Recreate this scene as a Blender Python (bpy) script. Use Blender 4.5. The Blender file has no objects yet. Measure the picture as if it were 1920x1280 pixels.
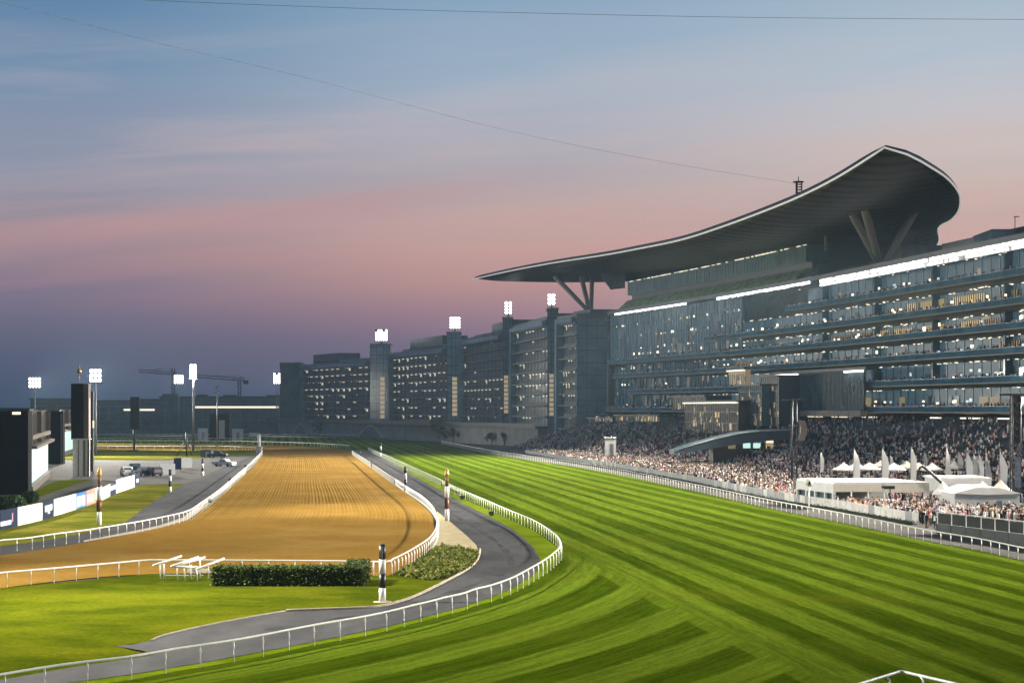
import bpy, bmesh, math, random
import numpy as np
from mathutils import Vector, Matrix
from mathutils.geometry import tessellate_polygon
R = math.radians
rnd = random.Random(7)
SC = bpy.context.scene
COL = SC.collection

# ------------------------------------------------------------------ camera, sky, sun, exposure
FPX, HOR, CAMZ = 3400.0, 767.0, 13.0          # focal length in photo pixels, horizon row, eye height (m)
cam = bpy.data.cameras.new('camera'); cam.sensor_width = 36.0; cam.lens = 36.0 * FPX / 1920.0
cam.shift_y = (HOR - 640.0) / 1920.0
cam.clip_start = 0.5; cam.clip_end = 40000
camo = bpy.data.objects.new('camera', cam); COL.objects.link(camo)
camo.location = (0, 0, CAMZ); camo.rotation_euler = (R(90), 0, 0)
SC.camera = camo
SC.view_settings.view_transform = 'Standard'; SC.view_settings.look = 'None'
SC.view_settings.exposure = 0.0; SC.view_settings.gamma = 1.0
SC.render.engine = 'CYCLES'
SC.cycles.use_denoising = True
SC.cycles.max_bounces = 5; SC.cycles.diffuse_bounces = 2; SC.cycles.glossy_bounces = 3
SC.cycles.transparent_max_bounces = 6; SC.cycles.volume_bounces = 0
SC.cycles.sample_clamp_indirect = 4.0

def lin(c):
    return tuple((v / 255 / 12.92 if v / 255 <= 0.04045 else ((v / 255 + 0.055) / 1.055) ** 2.4) for v in c)

FLOOD = 1.0            # master level of the floodlighting
def build_world():
    w = bpy.data.worlds.new('World'); SC.world = w; w.use_nodes = True
    nt = w.node_tree; N = nt.nodes; L = nt.links
    for n in list(N): N.remove(n)
    out = N.new('ShaderNodeOutputWorld'); bg = N.new('ShaderNodeBackground')
    tc = N.new('ShaderNodeTexCoord'); sep = N.new('ShaderNodeSeparateXYZ'); L.new(tc.outputs['Generated'], sep.inputs[0])
    def math_(op, a, b=None, c=None):
        n = N.new('ShaderNodeMath'); n.operation = op
        for i, v in enumerate((a, b, c)):
            if v is None: continue
            if isinstance(v, (int, float)): n.inputs[i].default_value = v
            else: L.new(v, n.inputs[i])
        return n.outputs[0]
    x, y, z = sep.outputs
    hyp = math_('SQRT', math_('ADD', math_('MULTIPLY', x, x), math_('MULTIPLY', y, y)))
    te = math_('DIVIDE', z, math_('MAXIMUM', hyp, 0.001))            # tangent of the elevation
    az = math_('ARCTAN2', x, y)                                       # 0 = straight ahead, + to the right
    v = math_('DIVIDE', te, 0.2256)                                   # 0 horizon, 1 top of the photograph
    v4 = math_('MULTIPLY', v, 0.25)
    def ramp(stops):
        n = N.new('ShaderNodeValToRGB'); cr = n.color_ramp
        while len(cr.elements) > 1: cr.elements.remove(cr.elements[-1])
        for i, (p, c) in enumerate(stops):
            e = cr.elements[0] if i == 0 else cr.elements.new(p)
            gy = 0.3 * c[0] + 0.5 * c[1] + 0.2 * c[2]; c = tuple(gy + (q - gy) * 0.80 for q in c); e.position = p; e.color = (*lin(c), 1)
        return n
    def px(yy): return (HOR - yy) / HOR * 0.25
    tail = [(0.42, (84, 120, 160)), (0.7, (60, 95, 140)), (1.0, (45, 75, 120))]
    left = ramp([(0.0, (58, 74, 100)), (px(720), (68, 80, 110)), (px(660), (84, 88, 120)), (px(600), (104, 98, 128)), (px(540), (128, 110, 136)),
                 (px(470), (142, 122, 138)), (px(420), (146, 134, 150)), (px(340), (138, 145, 170)), (px(250), (132, 146, 175)), (px(140), (106, 142, 180)), (px(15), (84, 132, 178))] + tail)
    mid = ramp([(0.0, (84, 84, 112)), (px(720), (96, 88, 118)), (px(640), (122, 100, 128)), (px(590), (158, 116, 132)), (px(530), (190, 139, 135)),
                (px(460), (202, 155, 148)), (px(400), (196, 163, 160)), (px(330), (182, 168, 174)), (px(250), (172, 174, 190)), (px(150), (154, 177, 201)), (px(15), (134, 168, 200))] + tail)
    right = ramp([(0.0, (150, 120, 128)), (px(640), (178, 132, 134)), (px(560), (196, 145, 140)), (px(480), (206, 160, 152)), (px(420), (208, 168, 160)),
                  (px(350), (206, 182, 174)), (px(280), (206, 192, 188)), (px(210), (196, 195, 203)), (px(120), (178, 194, 210)), (px(15), (164, 187, 208))] + tail)
    for r_ in (left, mid, right): L.new(v4, r_.inputs[0])
    def mix(f, a, b, t='MIX'):
        n = N.new('ShaderNodeMix'); n.data_type = 'RGBA'; n.blend_type = t
        if isinstance(f, (int, float)): n.inputs[0].default_value = f
        else: L.new(f, n.inputs[0])
        for s, q in ((6, a), (7, b)):
            if isinstance(q, tuple): n.inputs[s].default_value = (*q, 1)
            else: L.new(q, n.inputs[s])
        return n.outputs[2]
    def smooth(val, lo, hi):
        n = N.new('ShaderNodeMapRange'); n.interpolation_type = 'SMOOTHSTEP'; L.new(val, n.inputs[0])
        n.inputs[1].default_value = lo; n.inputs[2].default_value = hi; return n.outputs[0]
    base = mix(smooth(az, -0.27, 0.0), left.outputs[0], mid.outputs[0])
    base = mix(smooth(az, -0.02, 0.27), base, right.outputs[0])
    # streaky high cloud lit from below: long bands that climb slowly to the right
    comb = N.new('ShaderNodeCombineXYZ')
    L.new(math_('MULTIPLY', az, 3.6), comb.inputs[0])
    L.new(math_('MULTIPLY', math_('SUBTRACT', te, math_('MULTIPLY', az, 0.07)), 44.0), comb.inputs[1])
    nz = N.new('ShaderNodeTexNoise'); nz.inputs['Scale'].default_value = 1.0; nz.inputs['Detail'].default_value = 5.0; nz.inputs['Roughness'].default_value = 0.58
    nz.inputs['Distortion'].default_value = 0.4
    L.new(comb.outputs[0], nz.inputs['Vector'])
    cl = smooth(nz.outputs[0], 0.42, 0.72)
    lowmask = math_('MULTIPLY', smooth(v, 0.16, 0.36), math_('SUBTRACT', 1.0, smooth(v, 0.72, 1.05)))
    pink = ramp([(0.0, (150, 112, 132)), (px(600), (182, 120, 134)), (px(470), (216, 146, 142)), (px(330), (214, 172, 166)), (px(180), (206, 188, 190)), (1.0, (180, 180, 190))])
    L.new(v4, pink.inputs[0])
    col = mix(math_('MULTIPLY', math_('MULTIPLY', cl, lowmask), 0.34), base, pink.outputs[0])
    dk = smooth(nz.outputs[0], 0.5, 0.28)
    col = mix(math_('MULTIPLY', math_('MULTIPLY', dk, lowmask), 0.10), col, lin((132, 128, 152)))
    # one broad band of afterglow on the left: rises from 0.108 at the left edge
    c2 = N.new('ShaderNodeCombineXYZ'); L.new(math_('MULTIPLY', az, 5.0), c2.inputs[0]); L.new(math_('MULTIPLY', te, 30.0), c2.inputs[1])
    nw = N.new('ShaderNodeTexNoise'); nw.inputs['Scale'].default_value = 2.0; nw.inputs['Detail'].default_value = 4.0; L.new(c2.outputs[0], nw.inputs['Vector'])
    line = math_('SUBTRACT', te, math_('ADD', math_('MULTIPLY', az, 0.115), math_('ADD', 0.1235, math_('MULTIPLY', math_('SUBTRACT', nw.outputs[0], 0.5), 0.012))))
    up = smooth(line, 0.010, 0.0); dn = smooth(line, -0.024, -0.001)
    band = math_('MULTIPLY', math_('MULTIPLY', up, dn), smooth(az, 0.05, -0.12))
    col = mix(math_('MULTIPLY', band, 0.50), col, lin((190, 146, 148)))
    # below the horizon: dim ground glow
    col = mix(smooth(te, 0.0, -0.02), col, lin((40, 44, 50)))
    L.new(col, bg.inputs[0]); bg.inputs[1].default_value = 1.0
    L.new(bg.outputs[0], out.inputs[0])
build_world()

sun = bpy.data.lights.new('sun', 'SUN'); sun.energy = 0.12; sun.angle = R(12); sun.color = (1.0, 0.78, 0.72)
suno = bpy.data.objects.new('sun', sun); COL.objects.link(suno); suno.rotation_euler = (R(70), 0, R(60))

# ------------------------------------------------------------------ helpers
def g(x, y, z=0.0):
    """ground point (height z) seen at photo pixel x, y"""
    D = (CAMZ - z) * FPX / (y - HOR)
    return Vector(((x - 960.0) * D / FPX, D, z))
def pt(x, y, D):
    return Vector(((x - 960.0) * D / FPX, D, CAMZ - (y - HOR) * D / FPX))
def zat(y, D): return CAMZ - (y - HOR) * D / FPX
def xat(x, D): return (x - 960.0) * D / FPX

def tag(o, label=None, cat=None, group=None, kind=None):
    if label: o['label'] = label
    if cat: o['category'] = cat
    if group: o['group'] = group
    if kind: o['kind'] = kind
    return o
def thing(name, label, cat, loc=(0, 0, 0), rotz=0.0, group=None):
    o = bpy.data.objects.new(name, None); COL.objects.link(o)
    o.location = loc; o.rotation_euler = (0, 0, rotz); o.empty_display_size = 0.2
    return tag(o, label, cat, group)

class MB:
    """collects shapes; build() links them as ONE mesh object"""
    def __init__(s): s.v = []; s.f = []; s.m = []; s.sm = []
    def add(s, verts, faces, mi=0, smooth=False):
        o = len(s.v); s.v += [tuple(q) for q in verts]
        s.f += [tuple(i + o for i in f) for f in faces]; s.m += [mi] * len(faces); s.sm += [smooth] * len(faces); return s
    def box(s, c, d, rz=0.0, mi=0, rot=None):
        hx, hy, hz = d[0] / 2, d[1] / 2, d[2] / 2
        vs = [Vector((sx * hx, sy * hy, sz * hz)) for sz in (-1, 1) for sy in (-1, 1) for sx in (-1, 1)]
        M = rot if rot is not None else Matrix.Rotation(rz, 3, 'Z')
        vs = [M @ q + Vector(c) for q in vs]
        return s.add(vs, [(0, 2, 3, 1), (4, 5, 7, 6), (0, 1, 5, 4), (2, 6, 7, 3), (0, 4, 6, 2), (1, 3, 7, 5)], mi)
    def prism(s, poly, z0, z1, mi=0):
        n = len(poly); vs = [(q[0], q[1], z0) for q in poly] + [(q[0], q[1], z1) for q in poly]
        tri = tessellate_polygon([[Vector((q[0], q[1], 0)) for q in poly]])
        fs = [(i, (i + 1) % n, n + (i + 1) % n, n + i) for i in range(n)]
        fs += [tuple(n + k for k in t) for t in tri] + [tuple(reversed(t)) for t in tri]
        return s.add(vs, fs, mi)
    def loft(s, secs, mi=0, closed=True, caps=True, smooth=False):
        n = len(secs[0]); vs = [q for sec in secs for q in sec]; fs = []
        for i in range(len(secs) - 1):
            for j in range(n if closed else n - 1):
                k = (j + 1) % n
                fs.append((i * n + j, i * n + k, (i + 1) * n + k, (i + 1) * n + j))
        if caps and closed:
            fs.append(tuple(reversed(range(n)))); fs.append(tuple((len(secs) - 1) * n + j for j in range(n)))
        return s.add(vs, fs, mi, smooth)
    def tube(s, path, r, n=8, mi=0, smooth=True):
        path = [Vector(q) for q in path]; secs = []
        for i, q in enumerate(path):
            t = (path[min(i + 1, len(path) - 1)] - path[max(i - 1, 0)]).normalized()
            a = t.cross(Vector((0, 0, 1)))
            if a.length < 1e-3: a = t.cross(Vector((1, 0, 0)))
            a.normalize(); b = t.cross(a)
            rr = r[i] if isinstance(r, (list, tuple)) else r
            secs.append([q + (a * math.cos(2 * math.pi * k / n) + b * math.sin(2 * math.pi * k / n)) * rr for k in range(n)])
        return s.loft(secs, mi, True, True, smooth)
    def lathe(s, prof, n=16, c=(0, 0, 0), mi=0, smooth=True):
        secs = [[(c[0] + r * math.cos(2 * math.pi * k / n), c[1] + r * math.sin(2 * math.pi * k / n), c[2] + z) for k in range(n)] for r, z in prof]
        return s.loft(secs, mi, True, True, smooth)
    def build(s, name, mats, parent=None, world=False):
        me = bpy.data.meshes.new(name)
        vs = s.v
        if world and parent is not None:
            L_ = parent.location; p2 = parent.parent
            off = Vector(L_)
            while p2 is not None: off += p2.location; p2 = p2.parent
            vs = [(q[0] - off.x, q[1] - off.y, q[2] - off.z) for q in s.v]
        me.from_pydata(vs, [], s.f)
        mats = mats if isinstance(mats, (list, tuple)) else [mats]
        for m in mats: me.materials.append(m)
        me.polygons.foreach_set('material_index', s.m)
        me.polygons.foreach_set('use_smooth', s.sm)
        me.update()
        o = bpy.data.objects.new(name, me); COL.objects.link(o)
        if parent is not None: o.parent = parent
        return o

def copy_tree(o, parent=None):
    c = o.copy(); COL.objects.link(c)
    if parent is not None: c.parent = parent
    for ch in list(o.children): copy_tree(ch, c)
    return c
def struct(o): o['kind'] = 'structure'; return o
def lit(name, body, size, m, parent, loc, rot, depth=0.01, name2='lettering', align='CENTER', sx=1.0):
    cu = bpy.data.curves.new('lettering', 'FONT'); cu.body = body; cu.size = size; cu.align_x = align; cu.align_y = 'CENTER'; cu.extrude = depth
    to = bpy.data.objects.new('lettering_source', cu); COL.objects.link(to)
    dg = bpy.context.evaluated_depsgraph_get(); me = bpy.data.meshes.new_from_object(to.evaluated_get(dg))
    bpy.data.objects.remove(to)
    me.materials.clear(); me.materials.append(m)
    o = bpy.data.objects.new(name2, me); COL.objects.link(o); o.parent = parent; o.location = loc; o.rotation_euler = rot; o.scale = (sx, 1, 1)
    return o

def catmull(P, n_per=8):
    P = [Vector(q) for q in P]; out = []
    for i in range(len(P) - 1):
        p0 = P[i - 1] if i > 0 else P[0] * 2 - P[1]; p1, p2 = P[i], P[i + 1]
        p3 = P[i + 2] if i + 2 < len(P) else P[-1] * 2 - P[-2]
        for k in range(n_per):
            t = k / n_per
            out.append(0.5 * ((2 * p1) + (p2 - p0) * t + (2 * p0 - 5 * p1 + 4 * p2 - p3) * t * t + (3 * p1 - p0 - 3 * p2 + p3) * t ** 3))
    out.append(P[-1]); return out
def resample(P, step=None, n=None):
    P = [Vector(q) for q in P]; d = [0.0]
    for a, b in zip(P, P[1:]): d.append(d[-1] + (b - a).length)
    T = d[-1]; n = n or max(2, int(round(T / step)) + 1); out = []; j = 0
    for i in range(n):
        t = T * i / (n - 1)
        while j < len(P) - 2 and d[j + 1] < t: j += 1
        f = (t - d[j]) / max(1e-9, d[j + 1] - d[j]); out.append(P[j].lerp(P[j + 1], min(1, max(0, f))))
    return out

# ------------------------------------------------------------------ materials
def mat(name, base, rough=0.6, metal=0.0, noise=0.0, nscale=2.0, emit=None, estr=0.0, spec=0.5, bump=0.0, stretch=(1, 1, 1)):
    m = bpy.data.materials.new(name); m.use_nodes = True; nt = m.node_tree; b = nt.nodes['Principled BSDF']
    b.inputs['Base Color'].default_value = (*base, 1); b.inputs['Roughness'].default_value = rough; b.inputs['Metallic'].default_value = metal
    b.inputs['Specular IOR Level'].default_value = spec
    if noise > 0:
        ge = nt.nodes.new('ShaderNodeNewGeometry'); mp = nt.nodes.new('ShaderNodeMapping'); mp.inputs['Scale'].default_value = stretch
        nz = nt.nodes.new('ShaderNodeTexNoise'); nz.inputs['Scale'].default_value = nscale; nz.inputs['Detail'].default_value = 6; nz.inputs['Roughness'].default_value = 0.62
        nt.links.new(ge.outputs['Position'], mp.inputs[0]); nt.links.new(mp.outputs[0], nz.inputs['Vector'])
        mr = nt.nodes.new('ShaderNodeMapRange'); mr.inputs[1].default_value = 0.3; mr.inputs[2].default_value = 0.7; mr.inputs[3].default_value = 1 - noise; mr.inputs[4].default_value = 1 + noise
        nt.links.new(nz.outputs[0], mr.inputs[0])
        mx = nt.nodes.new('ShaderNodeMix'); mx.data_type = 'RGBA'; mx.blend_type = 'MULTIPLY'; mx.inputs[0].default_value = 1.0; mx.inputs[6].default_value = (*base, 1)
        nt.links.new(mr.outputs[0], mx.inputs[7]); nt.links.new(mx.outputs[2], b.inputs['Base Color'])
        if bump > 0:
            bp = nt.nodes.new('ShaderNodeBump'); bp.inputs['Strength'].default_value = bump; bp.inputs['Distance'].default_value = 0.05
            nt.links.new(nz.outputs[0], bp.inputs['Height']); nt.links.new(bp.outputs[0], b.inputs['Normal'])
    if emit: b.inputs['Emission Color'].default_value = (*emit, 1); b.inputs['Emission Strength'].default_value = estr
    return m
M = {}
M['white'] = mat('white_plastic', (0.78, 0.77, 0.72), 0.35, noise=0.10, nscale=1.3)
M['white_dirty'] = mat('white_paint_worn', (0.66, 0.65, 0.6), 0.5, noise=0.18, nscale=1.0)
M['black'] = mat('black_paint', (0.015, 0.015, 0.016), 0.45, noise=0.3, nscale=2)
M['brown'] = mat('red_brown_paint', (0.17, 0.06, 0.025), 0.4, noise=0.2)
M['gold'] = mat('ochre_gold_paint', (0.55, 0.33, 0.10), 0.35, 0.4, noise=0.2)
M['concrete'] = mat('concrete', (0.30, 0.29, 0.27), 0.85, noise=0.25, nscale=0.6)
M['conc_dark'] = mat('dark_concrete', (0.12, 0.125, 0.13), 0.85, noise=0.25, nscale=0.4)
M['sand_stone'] = mat('pale_stone', (0.42, 0.37, 0.30), 0.9, noise=0.2, nscale=0.8)
M['steel'] = mat('grey_steel', (0.28, 0.29, 0.30), 0.45, 0.6, noise=0.2)
M['dark_steel'] = mat('dark_steel', (0.035, 0.037, 0.04), 0.5, 0.4, noise=0.2)
M['screen_back'] = mat('dark_cladding', (0.004, 0.0045, 0.005), 0.7, noise=0.4, nscale=0.5, spec=0.12)
M['brown_clad'] = mat('bronze_cladding', (0.06, 0.045, 0.035), 0.5, noise=0.3, nscale=0.4)
M['glass_dark'] = mat('dark_blue_glass', (0.045, 0.078, 0.098), 0.38, noise=0.3, nscale=0.25, spec=0.35)
M['glass_blue'] = mat('blue_glass', (0.105, 0.20, 0.25), 0.15, noise=0.25, nscale=0.2, spec=0.3)
M['glass_pale'] = mat('pale_blue_glass', (0.165, 0.275, 0.325), 0.15, noise=0.2, nscale=0.2, spec=0.3)
M['fascia'] = mat('grey_fascia', (0.105, 0.095, 0.072), 0.55, noise=0.2, nscale=0.4)
M['roof_top'] = mat('roof_sheet', (0.055, 0.058, 0.064), 0.5, 0.2, noise=0.15, nscale=0.2)
M['tyre'] = mat('tyre_rubber', (0.02, 0.02, 0.02), 0.8, noise=0.2)
M['canvas'] = mat('white_canvas', (0.80, 0.78, 0.74), 0.7, noise=0.06, nscale=1.2)
M['canvas_warm'] = mat('cream_canvas', (0.74, 0.68, 0.56), 0.75, noise=0.08, nscale=1.2)
M['tentwall'] = mat('grey_white_tent_wall', (0.52, 0.54, 0.52), 0.7, noise=0.1, nscale=0.8)
M['lamp'] = mat('lamp_glass', (0.9, 0.9, 0.9), 0.3, emit=(1.0, 0.96, 0.93), estr=6.0)
M['lamp_strip'] = mat('strip_light', (0.9, 0.9, 0.9), 0.3, emit=(1.0, 0.95, 0.90), estr=3.2)
M['lamp_soft'] = mat('soft_light', (0.9, 0.9, 0.85), 0.3, emit=(1.0, 0.86, 0.62), estr=1.1)
M['room_warm'] = mat('lit_room', (0.5, 0.4, 0.2), 0.5, emit=(0.95, 0.66, 0.28), estr=0.55, noise=0.3)
M['room_dim'] = mat('dim_room', (0.2, 0.16, 0.1), 0.5, emit=(0.55, 0.42, 0.24), estr=0.34)
M['led'] = mat('led_screen', (0.1, 0.1, 0.1), 0.4, emit=lin((202, 242, 228)), estr=1.0)
M['led_mark'] = mat('led_text', (0.1, 0.1, 0.1), 0.4, emit=lin((172, 178, 186)), estr=1.0)

def leaf_mat(name, c1, c2, c3):
    m = bpy.data.materials.new(name); m.use_nodes = True; nt = m.node_tree; b = nt.nodes['Principled BSDF']; b.inputs['Roughness'].default_value = 0.65
    b.inputs['Specular IOR Level'].default_value = 0.25
    ge = nt.nodes.new('ShaderNodeNewGeometry'); rp = nt.nodes.new('ShaderNodeValToRGB'); cr = rp.color_ramp
    cr.elements[0].color = (*c1, 1); cr.elements[1].color = (*c3, 1); e = cr.elements.new(0.5); e.color = (*c2, 1)
    nz = nt.nodes.new('ShaderNodeTexNoise'); nz.inputs['Scale'].default_value = 1.1; nz.inputs['Detail'].default_value = 3; nt.links.new(ge.outputs['Position'], nz.inputs['Vector'])
    mr = nt.nodes.new('ShaderNodeMapRange'); nt.links.new(nz.outputs[0], mr.inputs[0]); mr.inputs[1].default_value = .35; mr.inputs[2].default_value = .65
    av = nt.nodes.new('ShaderNodeMath'); av.operation = 'MULTIPLY_ADD'; nt.links.new(mr.outputs[0], av.inputs[0]); av.inputs[1].default_value = .6
    hf = nt.nodes.new('ShaderNodeMath'); hf.operation = 'MULTIPLY'; nt.links.new(ge.outputs['Random Per Island'], hf.inputs[0]); hf.inputs[1].default_value = .4
    nt.links.new(hf.outputs[0], av.inputs[2]); nt.links.new(av.outputs[0], rp.inputs[0]); nt.links.new(rp.outputs[0], b.inputs['Base Color']); return m
M['leaf_hedge'] = leaf_mat('hedge_leaves', (0.020, 0.036, 0.007), (0.050, 0.080, 0.010), (0.11, 0.15, 0.018))
M['leaf_bed'] = leaf_mat('flowerbed_leaves', (0.05, 0.09, 0.010), (0.16, 0.20, 0.025), (0.36, 0.30, 0.075))
M['leaf_tree'] = leaf_mat('tree_leaves', (0.02, 0.04, 0.015), (0.035, 0.07, 0.022), (0.06, 0.10, 0.03))
M['bark'] = mat('bark', (0.12, 0.085, 0.055), 0.9, noise=0.3, nscale=3)

class NT:
    """tiny node-graph helper"""
    def __init__(s, name):
        s.m = bpy.data.materials.new(name); s.m.use_nodes = True; s.t = s.m.node_tree; s.b = s.t.nodes['Principled BSDF']
    def n(s, t, **k):
        q = s.t.nodes.new(t)
        for a, b in k.items(): setattr(q, a, b)
        return q
    def l(s, a, b): s.t.links.new(a, b)
    def math(s, op, *a):
        q = s.n('ShaderNodeMath', operation=op)
        for i, v in enumerate(a):
            if isinstance(v, (int, float)): q.inputs[i].default_value = v
            else: s.l(v, q.inputs[i])
        return q.outputs[0]
    def sm(s, v, lo, hi, a=0.0, b=1.0):
        q = s.n('ShaderNodeMapRange', interpolation_type='SMOOTHSTEP'); s.l(v, q.inputs[0])
        for i, k in enumerate((lo, hi, a, b)): q.inputs[i + 1].default_value = k
        return q.outputs[0]
    def noise(s, vec, scale, detail=4, rough=0.6, sc=(1, 1, 1)):
        mp = s.n('ShaderNodeMapping'); mp.inputs['Scale'].default_value = sc; s.l(vec, mp.inputs[0])
        q = s.n('ShaderNodeTexNoise'); q.inputs['Scale'].default_value = scale; q.inputs['Detail'].default_value = detail; q.inputs['Roughness'].default_value = rough
        s.l(mp.outputs[0], q.inputs['Vector']); return q.outputs[0]
    def mix(s, f, a, b, t='MIX'):
        q = s.n('ShaderNodeMix', data_type='RGBA', blend_type=t)
        if isinstance(f, (int, float)): q.inputs[0].default_value = f
        else: s.l(f, q.inputs[0])
        for i, k in ((6, a), (7, b)):
            if isinstance(k, tuple): q.inputs[i].default_value = (*k, 1)
            else: s.l(k, q.inputs[i])
        return q.outputs[2]

# ------------------------------------------------------------------ lines of the course (ground plan, from the photograph)
NEAR_RAIL_PX = [(-330, 1400), (-120, 1336), (0, 1311), (120, 1290), (243, 1274), (323, 1259), (397, 1247), (465, 1235), (527, 1222), (584, 1210), (637, 1200), (685, 1191), (729, 1181), (769, 1170), (804, 1161), (836, 1152),
                (866, 1145), (892, 1135), (916, 1129), (936, 1122), (954, 1115), (970, 1107), (997, 1091), (1016, 1079), (1031, 1068), (1047, 1053), (1051, 1045), (1048, 1032), (1036, 1019), (1000, 994), (949, 971),
                (911, 953), (861, 930), (818, 907), (767, 882), (717, 858), (690, 846)]
near_rail = catmull([g(*q) for q in NEAR_RAIL_PX], 6)
OUT_RAIL_PX = [(2500, 1190), (2200, 1112), (1920, 1051), (1831, 1031), (1732, 1013), (1600, 984), (1440, 952), (1300, 920), (1156, 889), (1071, 874), (940, 854), (880, 843), (828, 832)]
out_rail = catmull([g(*q) for q in OUT_RAIL_PX], 6)

# circle through the near bend, for the mowing pattern
def fit_circle(P):
    A = np.array([[2 * q.x, 2 * q.y, 1] for q in P]); b = np.array([q.x ** 2 + q.y ** 2 for q in P])
    c = np.linalg.lstsq(A, b, rcond=None)[0]; return c[0], c[1], math.sqrt(c[2] + c[0] ** 2 + c[1] ** 2)
CX, CY, CR = fit_circle([q for q in near_rail if 84 < q.y < 165])
print('bend circle', CX, CY, CR)

def turf_material():
    k = NT('mown_turf'); ge = k.n('ShaderNodeNewGeometry'); pos = ge.outputs['Position']
    sep = k.n('ShaderNodeSeparateXYZ'); k.l(pos, sep.inputs[0]); X, Y = sep.outputs[0], sep.outputs[1]
    nw = k.noise(pos, 0.16, 3)
    wob = k.math('MULTIPLY', k.math('SUBTRACT', nw, 0.5), 0.9)
    u = k.math('ADD', k.math('ADD', k.math('MULTIPLY', X, 0.99246), k.math('MULTIPLY', Y, 0.12257)), wob)
    # straight stripes (two pitches beat against each other so widths vary)
    cu = k.n('ShaderNodeCombineXYZ'); k.l(u, cu.inputs[0])
    ph = k.math('MULTIPLY', k.math('SUBTRACT', k.noise(cu.outputs[0], 0.16, 2), 0.5), 7.0)
    s1 = k.math('SINE', k.math('ADD', k.math('ADD', k.math('MULTIPLY', u, 2 * math.pi / 3.75), -0.6), ph))
    s2 = k.math('SINE', k.math('MULTIPLY', u, 2 * math.pi / 10.3))
    st = k.math('ADD', s1, k.math('MULTIPLY', s2, 0.45))
    straight = k.sm(k.math('ADD', st, k.math('MULTIPLY', k.math('SUBTRACT', k.noise(pos, 1.2, 5, .7), .5), 0.9)), -0.40, 0.40)
    dx = k.math('SUBTRACT', X, CX); dy = k.math('SUBTRACT', Y, CY)
    r = k.math('ADD', k.math('SQRT', k.math('ADD', k.math('MULTIPLY', dx, dx), k.math('MULTIPLY', dy, dy))), k.math('MULTIPLY', wob, 0.5))
    c1 = k.math('SINE', k.math('ADD', k.math('MULTIPLY', k.math('SUBTRACT', r, CR), 2 * math.pi / 5.6), -1.2))
    conc = k.sm(k.math('ADD', c1, k.math('MULTIPLY', k.math('SUBTRACT', k.noise(pos, 1.4, 5, .7), .5), 0.8)), -0.25, 0.25)
    seam = k.sm(u, 25.3, 25.7)
    nearz = k.sm(Y, 175.0, 150.0)
    zone = k.math('MAXIMUM', seam, k.math('SUBTRACT', 1.0, nearz))
    mz = k.n('ShaderNodeMix', data_type='FLOAT'); k.l(zone, mz.inputs[0]); k.l(conc, mz.inputs[2]); k.l(straight, mz.inputs[3])
    # the turning strip along the seam is mown light
    strip = k.math('MULTIPLY', k.math('MULTIPLY', k.sm(u, 24.2, 24.5), k.sm(u, 27.2, 26.6)), nearz)
    stripe = k.math('MAXIMUM', mz.outputs[0], k.math('MULTIPLY', strip, 0.75))
    strength = k.noise(pos, 0.05, 2)
    stripe = k.math('ADD', k.math('MULTIPLY', k.math('SUBTRACT', stripe, 0.5), k.sm(strength, 0.3, 0.7, 0.6, 0.95)), 0.5)
    col = k.mix(stripe, (0.033, 0.057, 0.0012), (0.090, 0.132, 0.0088))
    w = k.math('SUBTRACT', k.math('MULTIPLY', Y, 0.99246), k.math('MULTIPLY', X, 0.12257))
    ang = k.math('MULTIPLY', k.math('ARCTAN2', dx, dy), CR)
    def frame(a_, b_):
        q = k.n('ShaderNodeCombineXYZ'); k.l(a_, q.inputs[0]); k.l(b_, q.inputs[1]); return q.outputs[0]
    def zoned(c_, st_):
        q = k.n('ShaderNodeMix', data_type='FLOAT'); k.l(zone, q.inputs[0]); k.l(c_, q.inputs[2]); k.l(st_, q.inputs[3]); return q.outputs[0]
    fu, fc = frame(u, w), frame(r, ang)
    fine = k.noise(pos, 3.2, 6, 0.8)
    grain = zoned(k.noise(fc, 1.0, 5, .7, (3.0, .22, 1)), k.noise(fu, 1.0, 5, .7, (3.0, .22, 1)))
    lines = zoned(k.noise(fc, 1.0, 3, .6, (1.5, .02, 1)), k.noise(fu, 1.0, 3, .6, (1.5, .02, 1)))
    big = k.noise(pos, 0.045, 3); mid = k.noise(pos, 0.5, 5, 0.65)
    vv = k.math('ADD', k.math('ADD', k.math('MULTIPLY', fine, 0.8), k.math('MULTIPLY', grain, 0.6)), k.math('ADD', k.math('MULTIPLY', lines, 0.55), k.math('MULTIPLY', mid, 0.15)))
    col = k.mix(1.0, col, k.sm(vv, 0.72, 1.38, 0.48, 1.52), 'MULTIPLY')
    col = k.mix(k.sm(big, 0.5, 0.72, 0, 0.25), col, (0.12, 0.122, 0.008))
    k.l(col, k.b.inputs['Base Color']); k.b.inputs['Roughness'].default_value = 0.75; k.b.inputs['Specular IOR Level'].default_value = 0.0
    bp = k.n('ShaderNodeBump'); bp.inputs['Strength'].default_value = 0.5; bp.inputs['Distance'].default_value = 0.06; k.l(fine, bp.inputs['Height']); k.l(bp.outputs[0], k.b.inputs['Normal'])
    return k.m
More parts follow.
